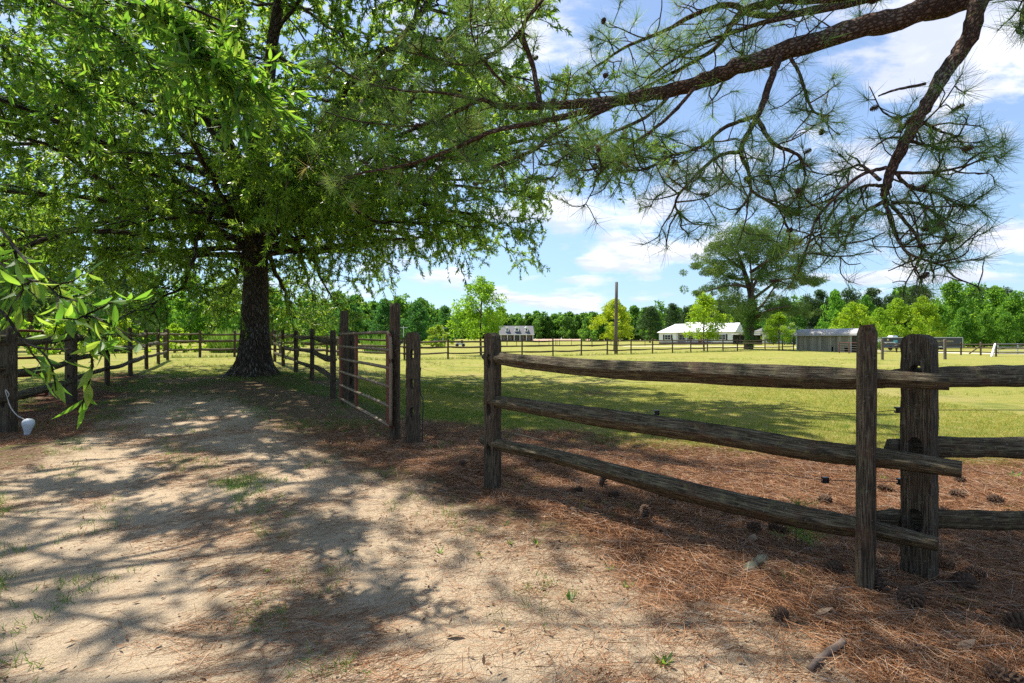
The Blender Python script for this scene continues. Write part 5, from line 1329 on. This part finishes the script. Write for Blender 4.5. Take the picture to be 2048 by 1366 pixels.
# ------------------------------------------------------------------ things lying or growing near the camera
sk = MB().tube(catmull([at(1618, 1338, 1.98), at(1645, 1312, 2.05), at(1688, 1284, 2.14)], 12), np.interp(np.linspace(0, 1, 12), [0, 1], [.010, .014]), 8, True, None, 1 + .12 * rng.normal(size=(12, 8)))
tag(sk.build('stick', M['stick_wood'], None, True), 'short straight brown stick on the straw in the lower right', 'stick')
ck = MB().tube(catmull([at(1492, 1143, 2.78), at(1512, 1128, 2.86), at(1532, 1112, 2.94)], 10), [.015, .03, .034, .034, .032, .03, .03, .028, .024, .012], 9, True, None, 1 + .16 * rng.normal(size=(10, 9)), (1, .7))
tag(ck.build('wood_chunk', M['lichen_wood'], None, True), 'greenish lichen-covered piece of broken branch on the shaded straw', 'wood')
bk = MB().tube(catmull([at(1556, 1180, 2.62), at(1580, 1190, 2.57), at(1606, 1192, 2.55)], 10), [.012, .025, .032, .036, .036, .034, .03, .026, .02, .01], 8, True, None, 1 + .2 * rng.normal(size=(10, 8)), (1, .45))
tag(bk.build('bark_piece', M['dry_leaf'], None, True), 'curled reddish bark piece left of the near thin post foot', 'bark')
def flat_leaf(px, py, L, W, label):
    d = 1.29 * F / (py - 683); p = onground(px, d, .012); m = MB(); a = random.uniform(0, 6.28)
    m.bigleaves(np.zeros((1, 3)), np.array([[math.cos(a), math.sin(a), .1]]), np.array([[-math.sin(a), math.cos(a), .1]]), L, W, np.array([.8]), -.2)
    tag(m.build('fallen_leaf', M['dry_leaf'], None, True, loc=p), label, 'leaf', 'dry fallen leaves')
flat_leaf(930, 1276, .10, .035, 'curled brown leaf on the sand at the bottom centre')
flat_leaf(1500, 1090, .10, .05, 'pale pinkish dry leaf beside the lichen-covered wood')
flat_leaf(1630, 1230, .09, .03, 'white dry leaf left of the near thin post on the straw')
flat_leaf(1915, 1300, .10, .04, 'grey-white dry leaf in the lower right corner straw')
flat_leaf(1185, 1125, .08, .03, 'small tan dry leaf at the edge of sand and straw')

sdl = thing('pine_seedling', 'feathery bright green seedling growing behind the bottom rail', 'seedling', onground(1592, 3.12))
m, nlv = MB(), MB()
m.tube([(0, 0, -.02), (.0, 0, .15), (.02, 0, .30)], [.005, .004, .002], 5).tube([(.03, 0, -.02), (.06, 0, .2)], [.004, .002], 5)
for k in range(46):
    z = random.uniform(.03, .28); a = random.uniform(0, 6.28); L = .17 * (1.1 - z / .5)
    d = unit(np.array([math.cos(a), math.sin(a), random.uniform(.1, .9)])); q = branch_path((random.uniform(0, .05), 0, z), d, L, 5, .1, .12); m.tube(q, np.linspace(.0015, .0006, 5), 3, False)
    n = 34; i0 = rng.integers(0, 4, n); P = q[i0] + (q[i0 + 1] - q[i0]) * rng.random((n, 1)); nlv.needles(P, unit(unit(q[-1] - q[0]) * .5 + rng.normal(size=(n, 3)) * .6), .035, .0016)
m.build('stem', M['stick_wood'], sdl, True); o = nlv.build('foliage', M['grass_blade'], sdl); o.color = (.75, 1.25, .7, 1)

def weed(px, py, label, n=9, L=.07, W=.016, up=.5):
    d = 1.29 * F / (py - 683); p = onground(px, d); a = rng.random(n) * 6.28
    D = unit(np.stack([np.cos(a), np.sin(a), up * rng.uniform(.4, 1.4, n)], 1)); S = unit(np.cross(D, np.array([0, 0, 1.0]))); m = MB()
    m.bigleaves(np.zeros((n, 3)), D, S, L * .72 * rng.uniform(.6, 1.2, n), W * .72, None, .25)
    o = m.build('weed', M['near_leaf'], None, True, loc=p); o.color = (.75, .8, .8, 1); tag(o, label, 'weed', 'small green weeds')
for a in [(1330, 1322, 'broad-leaved weed at the bottom right of the sand', 12, .075, .02), (1140, 1192, 'spreading weed near the bottom centre on shaded sand', 10, .07, .018), (1217, 1130, 'weed on the rim of the pine straw', 9, .07, .014),
          (1255, 1165, 'pale-leaved weed right of the one on the straw rim', 8, .06, .018), (1075, 1085, 'bright grass weed below the thin post foot', 10, .08, .010), (1020, 1085, 'weed left of the bright grass weed', 9, .06, .014),
          (1012, 1052, 'weed just beneath the thin post foot', 8, .06, .012), (1606, 1147, 'tiny bright weed in the straw left of the near thin post', 7, .045, .016), (1577, 1128, 'second tiny weed in the straw beside the lichen-covered wood', 6, .04, .016),
          (2030, 950, 'leafy weed clump at the right edge below the middle rail', 14, .10, .035), (1765, 955, 'soft green weed between the two right posts', 14, .08, .012), (1712, 958, 'small yellow weed left of the near thin post', 8, .06, .02),
          (880, 1105, 'grass weed on the sand left of centre', 9, .07, .010), (960, 1110, 'grass weed on the sand at the centre', 9, .07, .010), (700, 1115, 'short grass weed on the bright sand', 8, .05, .008), (535, 1155, 'tiny weed on the bright sand at left', 7, .04, .009),
          (1935, 1245, 'bright weed in the dark straw right of the biggest cone', 7, .045, .016), (1925, 1085, 'yellow-green weed right of the thick post below the bottom rail', 7, .05, .016), (690, 868, 'green weed under the near end of the rusty gate', 9, .09, .02), (757, 870, 'bright weed at the foot of the tallest gate post', 9, .09, .02)]: weed(*a)


# ------------------------------------------------------------------ stuff: needle straw, grass, litter
def scatter(n, xr, yr, which, power=1.0, view=True):
    """points on the near ground where mask WHICH is strong, thicker near the viewer"""
    out = []
    while sum(len(o_) for o_ in out) < n:
        k = n * 3; y = yr[0] + (yr[1] - yr[0]) * rng.random(k) ** power; x = xr[0] + (xr[1] - xr[0]) * rng.random(k)
        if view: ok = np.abs(x) < 1.12 * y + .5; x, y = x[ok], y[ok]
        sa, stv, la, pl, gr = masks(x, y); wgt = which(sa, stv, la, gr, x, y)
        ok = rng.random(len(x)) < wgt; out.append(np.stack([x[ok], y[ok]], 1))
    P = np.concatenate(out)[:n]; return np.column_stack([P, gz(P[:, 0], P[:, 1])])

P = scatter(130000, (-7.5, 7), (1.7, 8.5), lambda s_, t, l, g, x, y: np.clip(t * (1 - .85 * l) * 1.1 - .12, 0, 1) * np.clip(3.4 / y, .25, 1), 1.3)
n = len(P); a = rng.random(n) * math.pi * 2; el = np.abs(rng.normal(0, .13, n)); D = np.stack([np.cos(a) * np.cos(el), np.sin(a) * np.cos(el), np.sin(el)], 1)
P[:, 2] += rng.uniform(.001, .022, n)
m = MB(); m.needles(P, D, rng.uniform(.07, .165, n), .0020); o = m.build('pine_straw', M['dry_needle']); tag(o, 'reddish brown carpet of fallen pine needles around the near fence', 'pine straw', None, 'stuff')
P = scatter(24000, (-7, 4), (1.6, 8), lambda s_, t, l, g, x, y: np.clip(s_ * .5 + .1, 0, 1) * np.clip(.25 + vnoise(x, y, 3.1) + .5 * vnoise(x, y, 9.0), .05, 1), 1.2)
n = len(P); a = rng.normal(.35, .6, n); D = np.stack([np.cos(a), np.sin(a), .04 + 0 * a], 1); P[:, 2] += .004
m = MB(); m.needles(P, D, rng.uniform(.05, .16, n), .0022); o = m.build('scattered_needles', M['dry_needle']); tag(o, 'loose dry needles strewn over the sandy lane', 'pine needles', None, 'stuff')
P = scatter(15000, (-8, 7), (1.7, 11), lambda s_, t, l, g, x, y: np.clip(.22 + t * .7 + (1 - s_) * .3 - l, 0, 1), 1.2)
n = len(P); D = unit(rng.normal(size=(n, 3)) * np.array([1, 1, .25])); S = unit(np.cross(D, rng.normal(size=(n, 3)) * .3 + np.array([0, 0, 1.0]))); P[:, 2] += .012
m = MB(); m.leaves(P, D, S, rng.uniform(.012, .06, n) * (.6 + .4 * rng.random(n)), rng.uniform(.005, .018, n)); o = m.build('leaf_litter', M['dry_leaf']); tag(o, 'small dry brown leaves and bark flakes littering the ground', 'leaf litter', None, 'stuff')
def blades(P, per, hgt, w, spread=.03):
    P = np.repeat(P, per, 0); n = len(P); P = P + np.column_stack([rng.normal(0, spread, (n, 2)), np.zeros(n)]); P[:, 2] -= .004
    D = unit(rng.normal(size=(n, 3)) * np.array([.55, .55, .2]) + np.array([0, 0, .8]))
    m.needles(P, D, hgt * rng.uniform(.5, 1.3, n), w)
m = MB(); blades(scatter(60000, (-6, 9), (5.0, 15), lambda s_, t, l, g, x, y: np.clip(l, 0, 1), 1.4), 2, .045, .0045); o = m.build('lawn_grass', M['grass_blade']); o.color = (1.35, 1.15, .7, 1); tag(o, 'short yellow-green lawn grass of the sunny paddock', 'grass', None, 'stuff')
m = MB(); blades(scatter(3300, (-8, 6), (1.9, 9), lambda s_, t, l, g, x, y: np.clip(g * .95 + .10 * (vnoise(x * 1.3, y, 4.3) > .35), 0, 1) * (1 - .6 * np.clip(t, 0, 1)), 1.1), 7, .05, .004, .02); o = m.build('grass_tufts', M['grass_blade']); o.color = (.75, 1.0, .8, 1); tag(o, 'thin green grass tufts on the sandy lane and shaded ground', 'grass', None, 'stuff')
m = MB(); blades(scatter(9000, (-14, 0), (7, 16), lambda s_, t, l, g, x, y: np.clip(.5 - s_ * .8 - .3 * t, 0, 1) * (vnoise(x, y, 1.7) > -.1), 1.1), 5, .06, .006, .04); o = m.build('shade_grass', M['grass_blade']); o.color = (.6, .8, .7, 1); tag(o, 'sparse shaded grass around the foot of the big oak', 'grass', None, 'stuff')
P = scatter(2600, (-16, 26), (6.5, 36), lambda s_, t, l, g, x, y: np.clip(l, 0, 1) * np.clip(.2 + vnoise(x, y, .9), .02, 1), 1.0)
m = MB(); blades(P, 9, .085, .007, .05)
fpts = np.array([(a_[0] + (b_[0] - a_[0]) * k / 14, a_[1] + (b_[1] - a_[1]) * k / 14) for a_, b_ in zip(ff_pts[:-1], ff_pts[1:]) for k in range(14)]); fpts = fpts + rng.normal(0, .12, fpts.shape)
blades(np.column_stack([fpts, gz(fpts[:, 0], fpts[:, 1])]), 14, .20, .014, .14)
o = m.build('pasture_tufts', M['grass_blade']); o.color = (.85, .95, .6, 1); tag(o, 'longer uncut grass tufts in the paddock and along its far fence', 'grass', None, 'stuff')
print('scene built')
